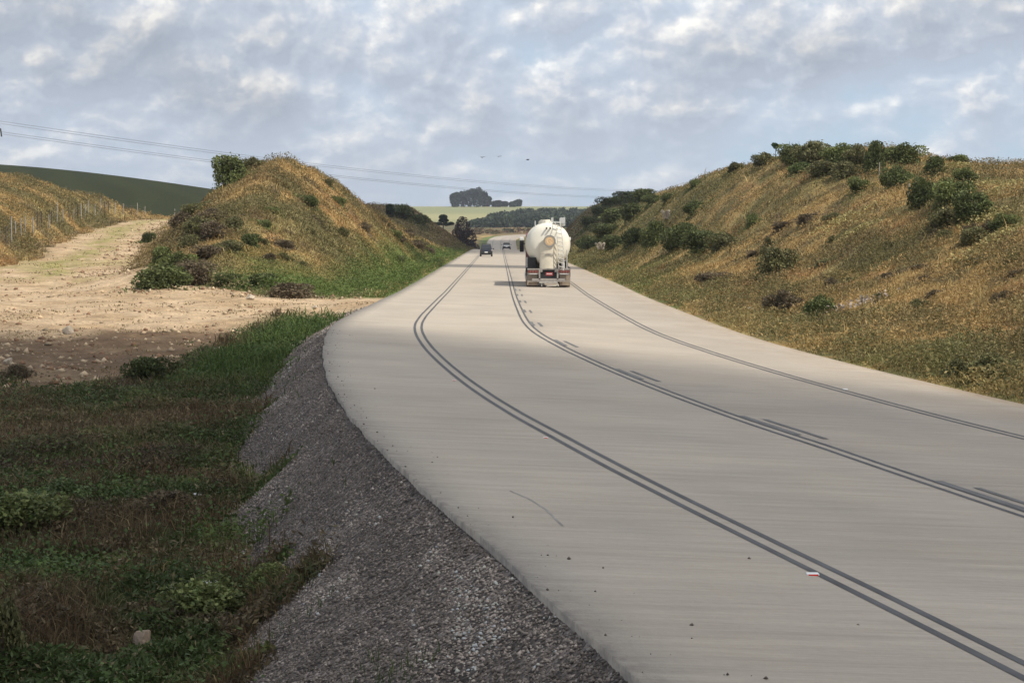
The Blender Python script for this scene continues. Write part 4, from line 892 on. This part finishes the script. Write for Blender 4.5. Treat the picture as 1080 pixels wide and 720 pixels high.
# brush beside the far road
V_, F_, C_ = [], [], []; kq = 0
for i in range(420):
    Y_ = rw.uniform(640, 1120); px = rw.uniform(480, 640); k = Y_/FPX; x = (px-CX)*k
    d_ = min(np.hypot(RX-x-0, RY-Y_)) if Y_ < 1100 else 99
    if d_ < 17: continue
    z = hz_(x, Y_); r = rw.uniform(.8, 2.4); hh = rw.uniform(.7, 2.0); p, tone = crown_pts(60, [(x, Y_, z+hh*.4, r, r, hh*.6)], rw); n = len(p)
    base = [c3((.12, .075, .04)), c3((.16, .11, .05)), c3((.05, .06, .03))][rw.integers(3)]; V, F, CC = leaf_quads(p, .5*(.6+.8*rw.random(n)), base*tone[:, None]*(.7+.6*rw.random((n, 1))), 0., 1.4); V_.append(V); F_.append(F+kq); C_.append(CC); kq += len(V)
tag(link_mesh('brush', np_mesh('brush', np.concatenate(V_), np.concatenate(F_), np.concatenate(C_)), M_leaf), 'reddish brown brush around the far bend of the road', 'brush', kind='stuff')
#PART3

# ------------------------------------------------------------------ mesh helpers for built things
def box_bm(bm, c, s, rz=0., rx=0., ry=0., bev=0.):
    m = Matrix.Translation(c) @ Matrix.Rotation(rz, 4, 'Z') @ Matrix.Rotation(ry, 4, 'Y') @ Matrix.Rotation(rx, 4, 'X') @ Matrix.Diagonal((*s, 1))
    g = bmesh.ops.create_cube(bm, size=1, matrix=m)
    if bev:
        es = list({e for v in g['verts'] for e in v.link_edges}); bmesh.ops.bevel(bm, geom=es, offset=bev, segments=2, affect='EDGES', profile=.6)
def cyl_bm(bm, a, b, r, n=24, r2=None): tube_bm(bm, a, b, r, r if r2 is None else r2, n)
def prism_bm(bm, pts, x0, x1, inset=None):
    """side profile pts (y,z) swept across x"""
    A = [bm.verts.new((x0, y, z)) for y, z in pts]; B = [bm.verts.new((x1, y, z)) for y, z in pts]; n = len(pts)
    for i in range(n): bm.faces.new((A[i], A[(i+1) % n], B[(i+1) % n], B[i]))
    bm.faces.new(A[::-1]); bm.faces.new(B)
def part(name, mat, parent, fn, smooth=False, **kw):
    bm = bmesh.new(); fn(bm); o = bm_obj(name, bm, mat, parent, smooth); return tag(o, **kw)
M_cream = simple('tank_paint', (.76, .72, .62), .42, spec=.5, noise=.06, nscale=1.2)
M_beige = simple('dusty_paint', (.66, .60, .48), .6, noise=.12, nscale=2.)
M_steel = simple('steel_frame', (.34, .31, .28), .6, noise=.25, nscale=5.)
M_dusty = simple('dusty_rubber', (.16, .13, .10), .9, noise=.3, nscale=4.)
M_flap = simple('mud_flap', (.30, .24, .18), .9, noise=.25, nscale=3.)
M_dark = simple('black_part', (.02, .02, .022), .7)
M_white = simple('white_paint', (.80, .80, .78), .4)
M_redl = simple('red_lens', (.20, .05, .035), .35)
M_redpl = simple('red_plate', (.36, .05, .05), .45)
M_orange = simple('orange_paint', (.66, .46, .26), .5); M_ring = simple('grey_ring', (.27, .265, .25), .5)
M_cab = simple('cab_paint', (.17, .075, .08), .4)
M_glass = simple('dark_glass', (.03, .035, .04), .08, spec=.8)
M_galv = simple('galvanised', (.60, .60, .58), .5, metal=.3)

# ------------------------------------------------------------------ tanker truck
tx_, ty_, tz_ = road_hit(578.5, 303)
truck = empty('tanker_truck', (tx_, ty_, tz_), 0.0, label='cream tanker truck driving away in the right lane', cat='truck')
TW, LEN = 1.30, 8.6          # tank radius, tank length
ZC = 2.52
def tank(bm):
    n = 48; prof = [(0, .02), (.012, .42), (.05, .78), (.13, 1.04), (.26, 1.19), (.45, 1.27), (.75, 1.30)]
    P = prof+[(y, 1.30) for y in np.linspace(1.6, LEN-1.6, 6)]+[(LEN-y, r) for y, r in prof[::-1]]
    rings = [[bm.verts.new((r*math.cos(2*math.pi*j/n), .25+y*1.0, ZC+r*math.sin(2*math.pi*j/n))) for j in range(n)] for y, r in P]
    for a, b in zip(rings, rings[1:]):
        for j in range(n): bm.faces.new((a[j], a[(j+1) % n], b[(j+1) % n], b[j]))
    bm.faces.new(rings[0]); bm.faces.new(rings[-1][::-1])
tk = part('tank', M_cream, truck, tank, smooth=True)
def seams(bm, y):
    n = 48
    if 1:
        rs = [[bm.verts.new((r*math.cos(2*math.pi*j/n), y+d, ZC+r*math.sin(2*math.pi*j/n))) for j in range(n)] for r, d in ((1.29, -.04), (1.325, -.04), (1.325, .04), (1.29, .04))]
        for a, b in zip(rs, rs[1:]):
            for j in range(n): bm.faces.new((a[j], a[(j+1) % n], b[(j+1) % n], b[j]))
for yb in (1.3, 3.3, 5.3, 7.3): part('rib_band', M_cream, tk, lambda bm: seams(bm, yb), smooth=True)
def apron(bm):        # rounded discharge housing on the rear of the tank
    n = 14; xs = np.linspace(-.52, .47, n); zt = [2.62+.28*math.sin(math.pi*(i/(n-1))) for i in range(n)]
    fr = [-.06-.14*max(0, math.sin(math.pi*i/(n-1)))**.7 for i in range(n)]
    T = [bm.verts.new((x, f+.02, z)) for x, f, z in zip(xs, fr, zt)]; B = [bm.verts.new((x, f, 1.12)) for x, f in zip(xs, fr)]; T2 = [bm.verts.new((x, .6, z)) for x, z in zip(xs, zt)]; B2 = [bm.verts.new((x, .6, 1.12)) for x in xs]
    for i in range(n-1): bm.faces.new((T[i], T[i+1], B[i+1], B[i])); bm.faces.new((T[i], T2[i], T2[i+1], T[i+1])); bm.faces.new((B[i], B[i+1], B2[i+1], B2[i]))
    bm.faces.new((T[0], B[0], B2[0], T2[0])); bm.faces.new((T[-1], T2[-1], B2[-1], B[-1]))
part('rear_housing', M_beige, truck, apron, smooth=False)
part('hinge_seam', M_steel, truck, lambda bm: box_bm(bm, (-.02, -.21, 1.98), (.86, .02, .025)))
def lettering(bm):
    for i in range(6): box_bm(bm, (-.19+i*.085, -.215, 1.90), (.055, .012, .07 if i % 2 else .055))
part('worn_lettering', M_ring, truck, lettering)
def ring(bm, r0, r1, y0, y1, cx, cz, n=40, fill=False):
    A = [[bm.verts.new((cx+r*math.cos(2*math.pi*j/n), y, cz+r*math.sin(2*math.pi*j/n))) for j in range(n)] for r, y in ((r0, y1), (r0, y0), (r1, y0), (r1, y1))]
    for a, b in zip(A, A[1:]):
        for j in range(n): bm.faces.new((a[j], a[(j+1) % n], b[(j+1) % n], b[j]))
    if fill: bm.faces.new(A[1])
emb = part('emblem', M_ring, truck, lambda bm: ring(bm, .27, .36, -.26, -.10, .06, 2.72))
part('emblem_disc', M_orange, emb, lambda bm: ring(bm, .262, .264, -.245, -.10, .06, 2.72, fill=True))
def em_mark(bm):
    for a0 in np.linspace(.6, 5.7, 16):
        box_bm(bm, (.06+.15*math.cos(a0), -.252, 2.72+.15*math.sin(a0)), (.05, .01, .05), ry=-a0)
    box_bm(bm, (.09, -.252, 2.71), (.12, .01, .045), ry=.5)
part('emblem_mark', simple('light_orange', (.85, .62, .38), .5), emb, em_mark)
def ladder(bm):
    # climbs from the frame and follows the dome
    for s in (0, .30):
        pts = [(.58+s, -.30, 1.12), (.56+s, -.30, 2.3), (.50+s, -.18, 3.0), (.44+s, .05, 3.5), (.38+s, .45, 3.86)]
        for a, b in zip(pts, pts[1:]): cyl_bm(bm, a, b, .022, 8)
    L_ = [(.58, -.30, 1.12), (.56, -.30, 2.3), (.50, -.18, 3.0), (.44, .05, 3.5), (.38, .45, 3.86)]
    for i in range(11):
        t = 1.25+i*.245
        for a, b in zip(L_, L_[1:]):
            if a[2] <= t <= b[2]:
                u = (t-a[2])/(b[2]-a[2]); x = a[0]+(b[0]-a[0])*u; y = a[1]+(b[1]-a[1])*u; cyl_bm(bm, (x, y-.02, t), (x+.30, y-.02, t-.08), .026, 8)
part('ladder', simple('ladder_paint', (.55, .53, .48), .5), truck, ladder)
def rail(bm):
    for x in (.28, .80, .98):
        for y in (.6, 2.2, 3.8, 5.4): cyl_bm(bm, (x, y, 3.62), (x, y, 4.12), .022, 8)
    for x in (.28, .98):
        cyl_bm(bm, (x, .6, 4.12), (x, 5.4, 4.12), .022, 8)
    cyl_bm(bm, (.28, .6, 3.86), (.98, .6, 3.86), .020, 8); box_bm(bm, (.64, 3.0, 3.80), (.72, 4.9, .04)); box_bm(bm, (.88, .58, 3.92), (.20, .03, .36))
part('top_railing', M_galv, truck, rail)
cyl = lambda a, b, r, n=24, r2=None: (lambda bm: cyl_bm(bm, a, b, r, n, r2))
def hatches(bm, y):
    cyl_bm(bm, (-.15, y, 3.74), (-.15, y, 3.93), .34, 24); cyl_bm(bm, (-.15, y, 3.93), (-.15, y, 3.99), .28, 24); box_bm(bm, (-.15, y-.34, 3.9), (.08, .1, .12))
for yb in (1.4, 4.3, 7.1): part('manhole', M_cream, truck, lambda bm: hatches(bm, yb))
def vents(bm, x):
    cyl_bm(bm, (x, .30, 3.46), (x, .12, 3.49), .05, 10)
for xb in (-.11, .10): part('valve', M_dark, truck, lambda bm: vents(bm, xb))
part('pipe', M_galv, truck, lambda bm: cyl_bm(bm, (-.78, 1.0, 3.4), (-.78, 1.0, 3.92), .03, 8)); part('hose_fitting', M_galv, truck, lambda bm: (cyl_bm(bm, (1.08, -.05, .95), (1.08, -.05, 2.2), .03, 8), cyl_bm(bm, (.86, -.1, 1.0), (.86, -.1, 1.55), .09, 12), box_bm(bm, (.86, -.1, 1.58), (.26, .2, .05))))
# chassis, bumper frame
def chassis(bm):
    for x in (-.42, .42): box_bm(bm, (x, 4.6, 1.02), (.12, 9.6, .24))
    box_bm(bm, (0, -.1, 1.08), (2.5, .16, .07)); box_bm(bm, (0, -.14, .46), (1.95, .12, .14)); box_bm(bm, (0, -.14, .36), (2.5, .1, .05))
    for x in (-.53, .53): box_bm(bm, (x, -.14, .76), (.09, .12, .60))
    for y in (1.5, 3.0, 5.0, 7.0): box_bm(bm, (0, y, 1.2), (1.4, .12, .3))
part('rear_frame', M_steel, truck, chassis)
for sx in (-1, 1):
    lp = part('light_panel', M_steel, truck, lambda bm: box_bm(bm, (sx*.90, -.12, .90), (.66, .06, .30), bev=.01))
    [part('tail_light', M_redl, lp, lambda bm: box_bm(bm, (sx*(.66+i*.165), -.16, .93), (.14, .03, .15), bev=.01)) for i in range(4)]
    part('marker_strip', M_white, lp, lambda bm: box_bm(bm, (sx*.90, -.158, .79), (.44, .02, .03)))
    part('mud_flap', M_flap, truck, lambda bm: box_bm(bm, (sx*.96, .02, .42), (.62, .025, .62)))
    def fender(bm, y0):
        n = 10
        if 1:
            A = [(y0+.66*math.cos(math.pi*i/n), .55+.62*math.sin(math.pi*i/n)) for i in range(n+1)]; Bp = [(y0+.62*math.cos(math.pi*i/n), .55+.58*math.sin(math.pi*i/n)) for i in range(n, -1, -1)]
            prism_bm(bm, A+Bp, sx*.72, sx*1.30)
    [part('mudguard', M_dark, truck, lambda bm: fender(bm, q)) for q in (.9, 2.25, 3.6)]
    for y0 in (.9, 2.25, 3.6, 8.6, 10.9):
        w = part('wheel', M_dusty, truck, lambda bm: (cyl_bm(bm, (sx*.70, y0, .52), (sx*(1.28 if y0 < 9 else 1.22), y0, .52), .52, 28)))
        part('rim', M_galv, w, lambda bm: (cyl_bm(bm, (sx*1.24, y0, .52), (sx*1.295, y0, .52), .27, 20), cyl_bm(bm, (sx*1.29, y0, .52), (sx*1.33, y0, .52), .10, 12)))
bx1 = part('tool_box', M_dark, truck, lambda bm: (box_bm(bm, (-.98, 1.6, 1.42), (.55, 1.7, .50), bev=.03), cyl_bm(bm, (-.95, .55, 1.15), (-.95, .55, 1.75), .28, 18)))
part('under_boxes', M_dark, truck, lambda bm: (box_bm(bm, (0, 8.2, 1.0), (2.3, .3, .7)), box_bm(bm, (.95, 3.0, 1.35), (.5, 2.4, .4))))  # black box added to close the gap before the cab, plus right toolbox
part('side_panel', M_white, truck, lambda bm: (box_bm(bm, (-1.26, 1.0, 1.45), (.06, .5, .62), bev=.02), box_bm(bm, (-1.24, 5.6, .85), (.05, 2.2, .55))))
pl = part('licence_plate', M_redpl, truck, lambda bm: box_bm(bm, (.04, -.215, .79), (.42, .02, .19), bev=.008))
part('plate_band', M_white, pl, lambda bm: [box_bm(bm, (.04-.13+i*.052, -.229, .80), (.032, .006, .06)) for i in range(6)])
part('plate_recess', M_dark, truck, lambda bm: box_bm(bm, (0, -.05, .80), (.96, .04, .50)))
part('step_bar', simple('scuffed_white', (.50, .47, .42), .7, noise=.2), truck, lambda bm: (box_bm(bm, (-.02, -.24, .30), (1.05, .06, .07)), box_bm(bm, (.25, -.20, .10), (.72, .05, .05)), box_bm(bm, (-.40, -.2, .2), (.05, .05, .25)), box_bm(bm, (.5, -.2, .2), (.05, .05, .25))))
[part('axle', M_dark, truck, lambda bm: cyl_bm(bm, (-1.0, y, .52), (1.0, y, .52), .07, 10)) for y in (.9, 2.25, 3.6, 8.6, 10.9)]
# cab far in front of the tank
prof = [(9.35, .85), (9.35, 3.05), (9.6, 3.2), (10.6, 3.1), (11.35, 2.6), (11.5, 1.6), (11.5, .55), (9.9, .55)]
cab = part('cab', M_cab, truck, lambda bm: prism_bm(bm, prof, -1.27, 1.27))
part('cab_window', M_glass, cab, lambda bm: (box_bm(bm, (0, 9.345, 2.6), (1.5, .03, .7)), box_bm(bm, (-1.275, 10.5, 2.5), (.02, .9, .7)), box_bm(bm, (1.275, 10.5, 2.5), (.02, .9, .7)), box_bm(bm, (0, 11.1, 2.9), (2.1, .03, .7), rx=-.68)))
for sx in (-1, 1):
    mr = part('wing_mirror', M_dark, truck, lambda bm: (box_bm(bm, (sx*1.52, 11.1, 2.35), (.26, .16, .75), bev=.04), cyl_bm(bm, (sx*1.2, 11.1, 2.5), (sx*1.5, 11.1, 2.5), .03, 8)))
    part('mirror_cap', M_white, mr, lambda bm: box_bm(bm, (sx*1.52, 11.08, 2.82), (.27, .18, .22), bev=.04))

# ------------------------------------------------------------------ cars
def car(px, py, label, body_c, L_=4.1, W_=1.68, H_=1.47, suv=False, name='car', white=False, scale=1.):
    x, y, z = road_hit(px, py)
    root = empty(name, (x, y, z), math.atan2(.012, 1), label=label, cat='car'); root.scale = (scale,)*3
    paint = simple('car_paint', body_c, .25, spec=.6); h = W_/2
    # lower body as stations along the car, with rounded shoulders
    st = [(-.02, .42, .60, .80), (.0, .30, .78, .94), (.12, .24, .96, 1.0), (.9, .22, .99, 1.0), (2.7, .22, .97, 1.0), (3.5, .24, .86, .97), (L_-.12, .28, .74, .90), (L_, .40, .62, .78)]
    def lower(bm):
        rings = []
        for yy_, zb, zt, wf in st:
            w = h*wf; prof = [(-w*.96, zb), (-w, zb+.12), (-w, (zb+zt)/2+.05), (-w*.96, zt-.05), (-w*.84, zt), (w*.84, zt), (w*.96, zt-.05), (w, (zb+zt)/2+.05), (w, zb+.12), (w*.96, zb)]
            rings.append([bm.verts.new((a, yy_, b)) for a, b in prof])
        for a, b in zip(rings, rings[1:]):
            for j in range(10): bm.faces.new((a[j], a[(j+1) % 10], b[(j+1) % 10], b[j]))
        bm.faces.new(rings[0]); bm.faces.new(rings[-1][::-1])
    b = part('body', paint, root, lower)
    def cabin(bm):
        rings = []
        for yy_, zz, wf in ((.10, .94, .90), (.42, H_-.10, .74), (.62, H_, .70), (1.7, H_, .72), (2.1, H_-.06, .72), (3.05, .95, .86)):
            rings.append((yy_, zz, wf*h))
        base = .92; V = []
        for yy_, zz, w in rings: V.append([bm.verts.new((-h*.90, yy_, base-.02)), bm.verts.new((-w, yy_, zz)), bm.verts.new((w, yy_, zz)), bm.verts.new((h*.90, yy_, base-.02))])
        for a, c in zip(V, V[1:]):
            for j in range(3): bm.faces.new((a[j], a[j+1], c[j+1], c[j]))
            bm.faces.new((a[3], a[0], c[0], c[3]))
        bm.faces.new(V[0]); bm.faces.new(V[-1][::-1])
    part('cabin', M_dark if white else paint, root, cabin)
    def win(bm):
        def quad(*p): bm.faces.new([bm.verts.new(q) for q in p])
        quad((-h*.78, .12, 1.02), (h*.78, .12, 1.02), (h*.66, .38, H_-.14), (-h*.66, .38, H_-.14))
        quad((h*.76, 3.0, 1.02), (-h*.76, 3.0, 1.02), (-h*.64, 2.18, H_-.10), (h*.64, 2.18, H_-.10))
        for s in (-1, 1): quad((s*h*.905, .75, 1.0), (s*h*.905, 2.6, 1.0), (s*h*.755, 1.95, H_-.12), (s*h*.755, .72, H_-.12))
    part('window', M_glass, root, win)
    for s in (-1, 1):
        for yy_ in (.72, 3.2):
            w = part('wheel', M_dark, root, lambda bm: cyl_bm(bm, (s*(h-.20), yy_, .31), (s*(h+.01), yy_, .31), .31, 20)); part('rim', M_galv, w, lambda bm: cyl_bm(bm, (s*(h), yy_, .31), (s*(h+.02), yy_, .31), .19, 14))
        part('tail_light', simple('dim_red_lens', (.09, .02, .02), .3), root, lambda bm: box_bm(bm, (s*h*.80, .0, .80), (.14, .06, .12), bev=.02))
        part('wing_mirror', paint if not white else M_dark, root, lambda bm: box_bm(bm, (s*(h+.12), 2.55, 1.0), (.22, .12, .14), bev=.03))
    part('bumper', M_dark, root, lambda bm: box_bm(bm, (0, -.03, .46), (W_*.96, .12, .42), bev=.04))
    part('licence_plate', M_white, root, lambda bm: box_bm(bm, (0, -.10, .58), (.42, .02, .14)))
    if suv: part('roof_rack', M_dark, root, lambda bm: [box_bm(bm, (s*h*.66, 1.2, H_+.05), (.05, 1.4, .05)) for s in (-1, 1)]+[box_bm(bm, (0, y1, H_+.06), (h*1.4, .06, .04)) for y1 in (.7, 1.7)])
    return root
car(512.8, 270.6, 'dark hatchback in the left lane far ahead of the tanker', (.020, .022, .032), W_=1.66, H_=1.62, suv=True)
car(534.3, 262.4, 'small white car near the crest of the road, beyond the dark hatchback', (.72, .72, .72), W_=1.68, H_=1.40, white=True)

# ------------------------------------------------------------------ road studs
def stud(px, py, label, red=True, sz=.85):
    x, y, z = road_hit(px, py); r = empty('road_stud', (x, y, z), 0, label=label, cat='road stud', group='reflector studs along the joints'); r.scale = (sz,)*3
    part('housing', M_white, r, lambda bm: box_bm(bm, (0, 0, .013), (.11, .09, .026), bev=.008))
    part('reflector', simple('red_reflector', (.75, .03, .02), .25) if red else M_white, r, lambda bm: box_bm(bm, (0, -.048, .014), (.085, .012, .016)))
    part('stud_shadow', M_tar, r, lambda bm: box_bm(bm, (-.07, .0, .002), (.05, .05, .008)))  # dark patch painted as the stud's cast shadow on its left
stud(857, 607, 'red and white road stud on the left joint, nearest the camera'); stud(575.5, 462, 'red road stud on the left joint, second from the camera', True, .55); stud(479, 401.5, 'red road stud on the left joint, farthest from the camera', True, .6)
stud(891.5, 411, 'white road stud on the right joint', False)
# small white litter on the weeds
M_litter = simple('litter', (.7, .7, .72), .6)
for px, py, s, lab in ((163, 511, .06, 'white scrap of litter in the weeds, left of the bluish scrap'), (208, 529, .07, 'bluish white scrap of litter among the weeds by the gravel'), (222, 628, .14, 'crumpled pale scrap of litter in the weeds near the gravel toe'), (792, 328, .16, 'small white scrap at the foot of the right bank')):
    x, y, z = hit(px, py)
    def crumple(bm, s=s):
        bmesh.ops.create_icosphere(bm, subdivisions=2, radius=s)
        for v in bm.verts: v.co *= random.uniform(.6, 1.2); v.co.z *= .5
    o = part('litter_scrap', M_litter, None, crumple); o.location = (x, y, z+.10); tag(o, lab, 'litter')

# ------------------------------------------------------------------ fence along the dirt road
M_post = simple('weathered_post', (.30, .27, .23), .9, noise=.3, nscale=3.); M_wire = simple('fence_wire', (.22, .22, .22), .5, metal=.6)
M_postd = simple('dark_post', (.08, .065, .05), .9, noise=.3)
fence = empty('fence', (T_foot(110.), 110., hz_(float(T_foot(110.)), 110.)), label='wire fence of weathered posts along the left edge of the dirt road', cat='fence')
fo = fence.location; yv = 104.; tops = []; i = 0; rf = random.Random(4)
while yv < 236:
    x = float(T_foot(yv))-.9+rf.uniform(-.15, .15); z = hz_(x, yv); h = 1.35+rf.uniform(-.15, .15)
    if i % 9 == 7: h = 1.9
    rr = .045+.02*rf.random(); lean = (rf.uniform(-.06, .06), rf.uniform(-.05, .05)); p0 = Vector((x, yv, z-.3))-fo; p1 = Vector((x+lean[0], yv+lean[1], z+h))-fo
    part('post', M_postd if rf.random() < .22 else M_post, fence, lambda bm: cyl_bm(bm, p0, p1, rr, 7, rr*.85)); tops.append((p0, p1)); yv += 4.1+rf.uniform(-.5, .5); i += 1
def wires(bm):
    for f_ in (.30, .5, .68, .85):
        for (a0, a1), (b0, b1) in zip(tops, tops[1:]): cyl_bm(bm, a0.lerp(a1, f_), b0.lerp(b1, f_), .006, 3)
part('wire', M_wire, fence, wires)
# leaning post at the crest on the right of the dirt road, and posts on the right ridge
for px, py, h, lab in ((184, 236, 1.6, 'pale post standing where the dirt road crests'), (927, 190, 1.1, 'pale post on the right ridge beside the upright bush'), (958, 212, .9, 'short pale post below the round bush on the right slope')):
    x, y, z = hit(px, py); o = part('marker_post', M_post, None, lambda bm: (cyl_bm(bm, (0, 0, -.3), (.04, 0, h), .04, 8, .035), cyl_bm(bm, (.04, 0, h), (.04, 0, h+.03), .035, 8, .02))); o.location = (x, y, z); tag(o, lab, 'post')

# ------------------------------------------------------------------ power line
M_gald = simple('pylon_steel', (.16, .17, .19), .6, metal=.3)
def pylon(x, y, label):
    z = hz_(x, y); r = empty('pylon', (x, y, z), R(-20), label=label, cat='pylon', group='pylons of the power line'); HT = 27.0-z
    def tower(bm):
        def half(t): return 2.6*(1-t)+.45*t
        lv = np.linspace(0, 1, 9)
        for a, b in zip(lv, lv[1:]):
            A = [Vector((sx*half(a), sy*half(a), a*HT)) for sx, sy in ((-1, -1), (1, -1), (1, 1), (-1, 1))]; B = [Vector((sx*half(b), sy*half(b), b*HT)) for sx, sy in ((-1, -1), (1, -1), (1, 1), (-1, 1))]
            for k in range(4):
                cyl_bm(bm, A[k], B[k], .09, 4); cyl_bm(bm, A[k], B[(k+1) % 4], .05, 4); cyl_bm(bm, A[(k+1) % 4], B[k], .05, 4); cyl_bm(bm, B[k], B[(k+1) % 4], .05, 4)
    part('tower', M_gald, r, tower)
    def arms(bm):
        for zt, ln in ((23.9-z, 5.5), (21.9-z, 6.0)):
            for s in (-1, 1):
                for q in (-.45, .45): cyl_bm(bm, (0, q, zt-.2), (s*ln, 0, zt+.4), .08, 4); cyl_bm(bm, (0, q, zt+.9), (s*ln, 0, zt+.4), .07, 4)
    part('cross_arm', M_gald, r, arms)
    [part('insulator', M_dark, r, lambda bm: cyl_bm(bm, (s*ln, 0, zt+.35), (s*(ln+.25), 0, zt-1.1), .13, 6)) for zt, ln in ((23.9-z, 5.5), (21.9-z, 6.0)) for s in (-1, 1)]
    return r
pylon(-99.5, 350., 'steel pylon just beyond the left edge whose arm tip shows in the sky')
pylon(95, 900., 'steel pylon hidden behind the right bank')
M_cable = simple('cable', (.26, .27, .30), .6)
def cable(z0, z1, sag, dx, label):
    t = np.linspace(0, 1, 90); P = np.stack([-94.6+dx+193*t, 350+550*t, z0*(1-t)+z1*t-sag*4*t*(1-t)], -1); bm = bmesh.new()
    for a, b in zip(P, P[1:]): tube_bm(bm, a, b, .036, .036, 5)
    tag(bm_obj('power_cable', bm, M_cable), label, 'power line', 'cables of the power line')
cable(23.8, 23.6, 4.4, 0, 'topmost power cable crossing the sky above the road'); cable(23.3, 23.1, 4.4, .3, 'second power cable hanging just under the topmost one')
cable(21.8, 20.6, 4.6, .4, 'third power cable, upper strand of the lower pair'); cable(21.35, 20.2, 4.6, .7, 'lowest power cable crossing behind the left mound')

# ------------------------------------------------------------------ birds
def bird(px, py, Y_, label):
    p = at(px, py, Y_*.7); r = empty('bird', p, rng.random()*2, label=label, cat='bird', group='birds in the sky')
    def body(bm):
        P = [(-.19, .01), (-.13, .035), (-.03, .06), (.07, .055), (.13, .04), (.17, .035), (.21, .012), (.24, .003)]; n = 10; rings = [[bm.verts.new((x, q*math.cos(2*math.pi*j/n), q*math.sin(2*math.pi*j/n))) for j in range(n)] for x, q in P]
        for a, b in zip(rings, rings[1:]):
            for j in range(n): bm.faces.new((a[j], a[(j+1) % n], b[(j+1) % n], b[j]))
        bm.faces.new(rings[0]); bm.faces.new(rings[-1])
        T = [bm.verts.new(v) for v in ((-.15, -.02, 0), (-.30, -.06, .0), (-.30, .06, .0), (-.15, .02, 0))]; bm.faces.new(T)
        for s in (-1, 1):
            W = [bm.verts.new(v) for v in ((.09, s*.03, .02), (.11, s*.22, .10), (.0, s*.46, .06), (-.05, s*.24, .085), (-.07, s*.03, .015))]; bm.faces.new(W)
    part('body', M_dark, r, body)
bird(508.3, 166, 330, 'leftmost of three dark birds in the sky'); bird(525.8, 165.3, 330, 'middle one of three dark birds in the sky'); bird(556.5, 168.6, 320, 'rightmost and lowest of three dark birds in the sky')

# ------------------------------------------------------------------ haze
bm = bmesh.new(); bmesh.ops.create_cube(bm, size=1)
for v in bm.verts: v.co = Vector((v.co.x*70000*1.0, v.co.y*14000+3000, -150+(v.co.z+.5)*212))
me = bpy.data.meshes.new('haze'); bm.to_mesh(me); bm.free(); hzo = bpy.data.objects.new('haze', me); col.objects.link(hzo); tag(hzo, 'thin pale haze over the whole countryside', 'haze', kind='stuff')
mh = bpy.data.materials.new('haze'); mh.use_nodes = True; t = mh.node_tree
for n in list(t.nodes): t.nodes.remove(n)
pv = nd(t, 'ShaderNodeVolumePrincipled'); pv.inputs['Color'].default_value = (.86, .90, 1, 1); pv.inputs['Density'].default_value = .00013; pv.inputs['Anisotropy'].default_value = .2
ot = nd(t, 'ShaderNodeOutputMaterial'); t.links.new(pv.outputs[0], ot.inputs['Volume']); me.materials.append(mh)
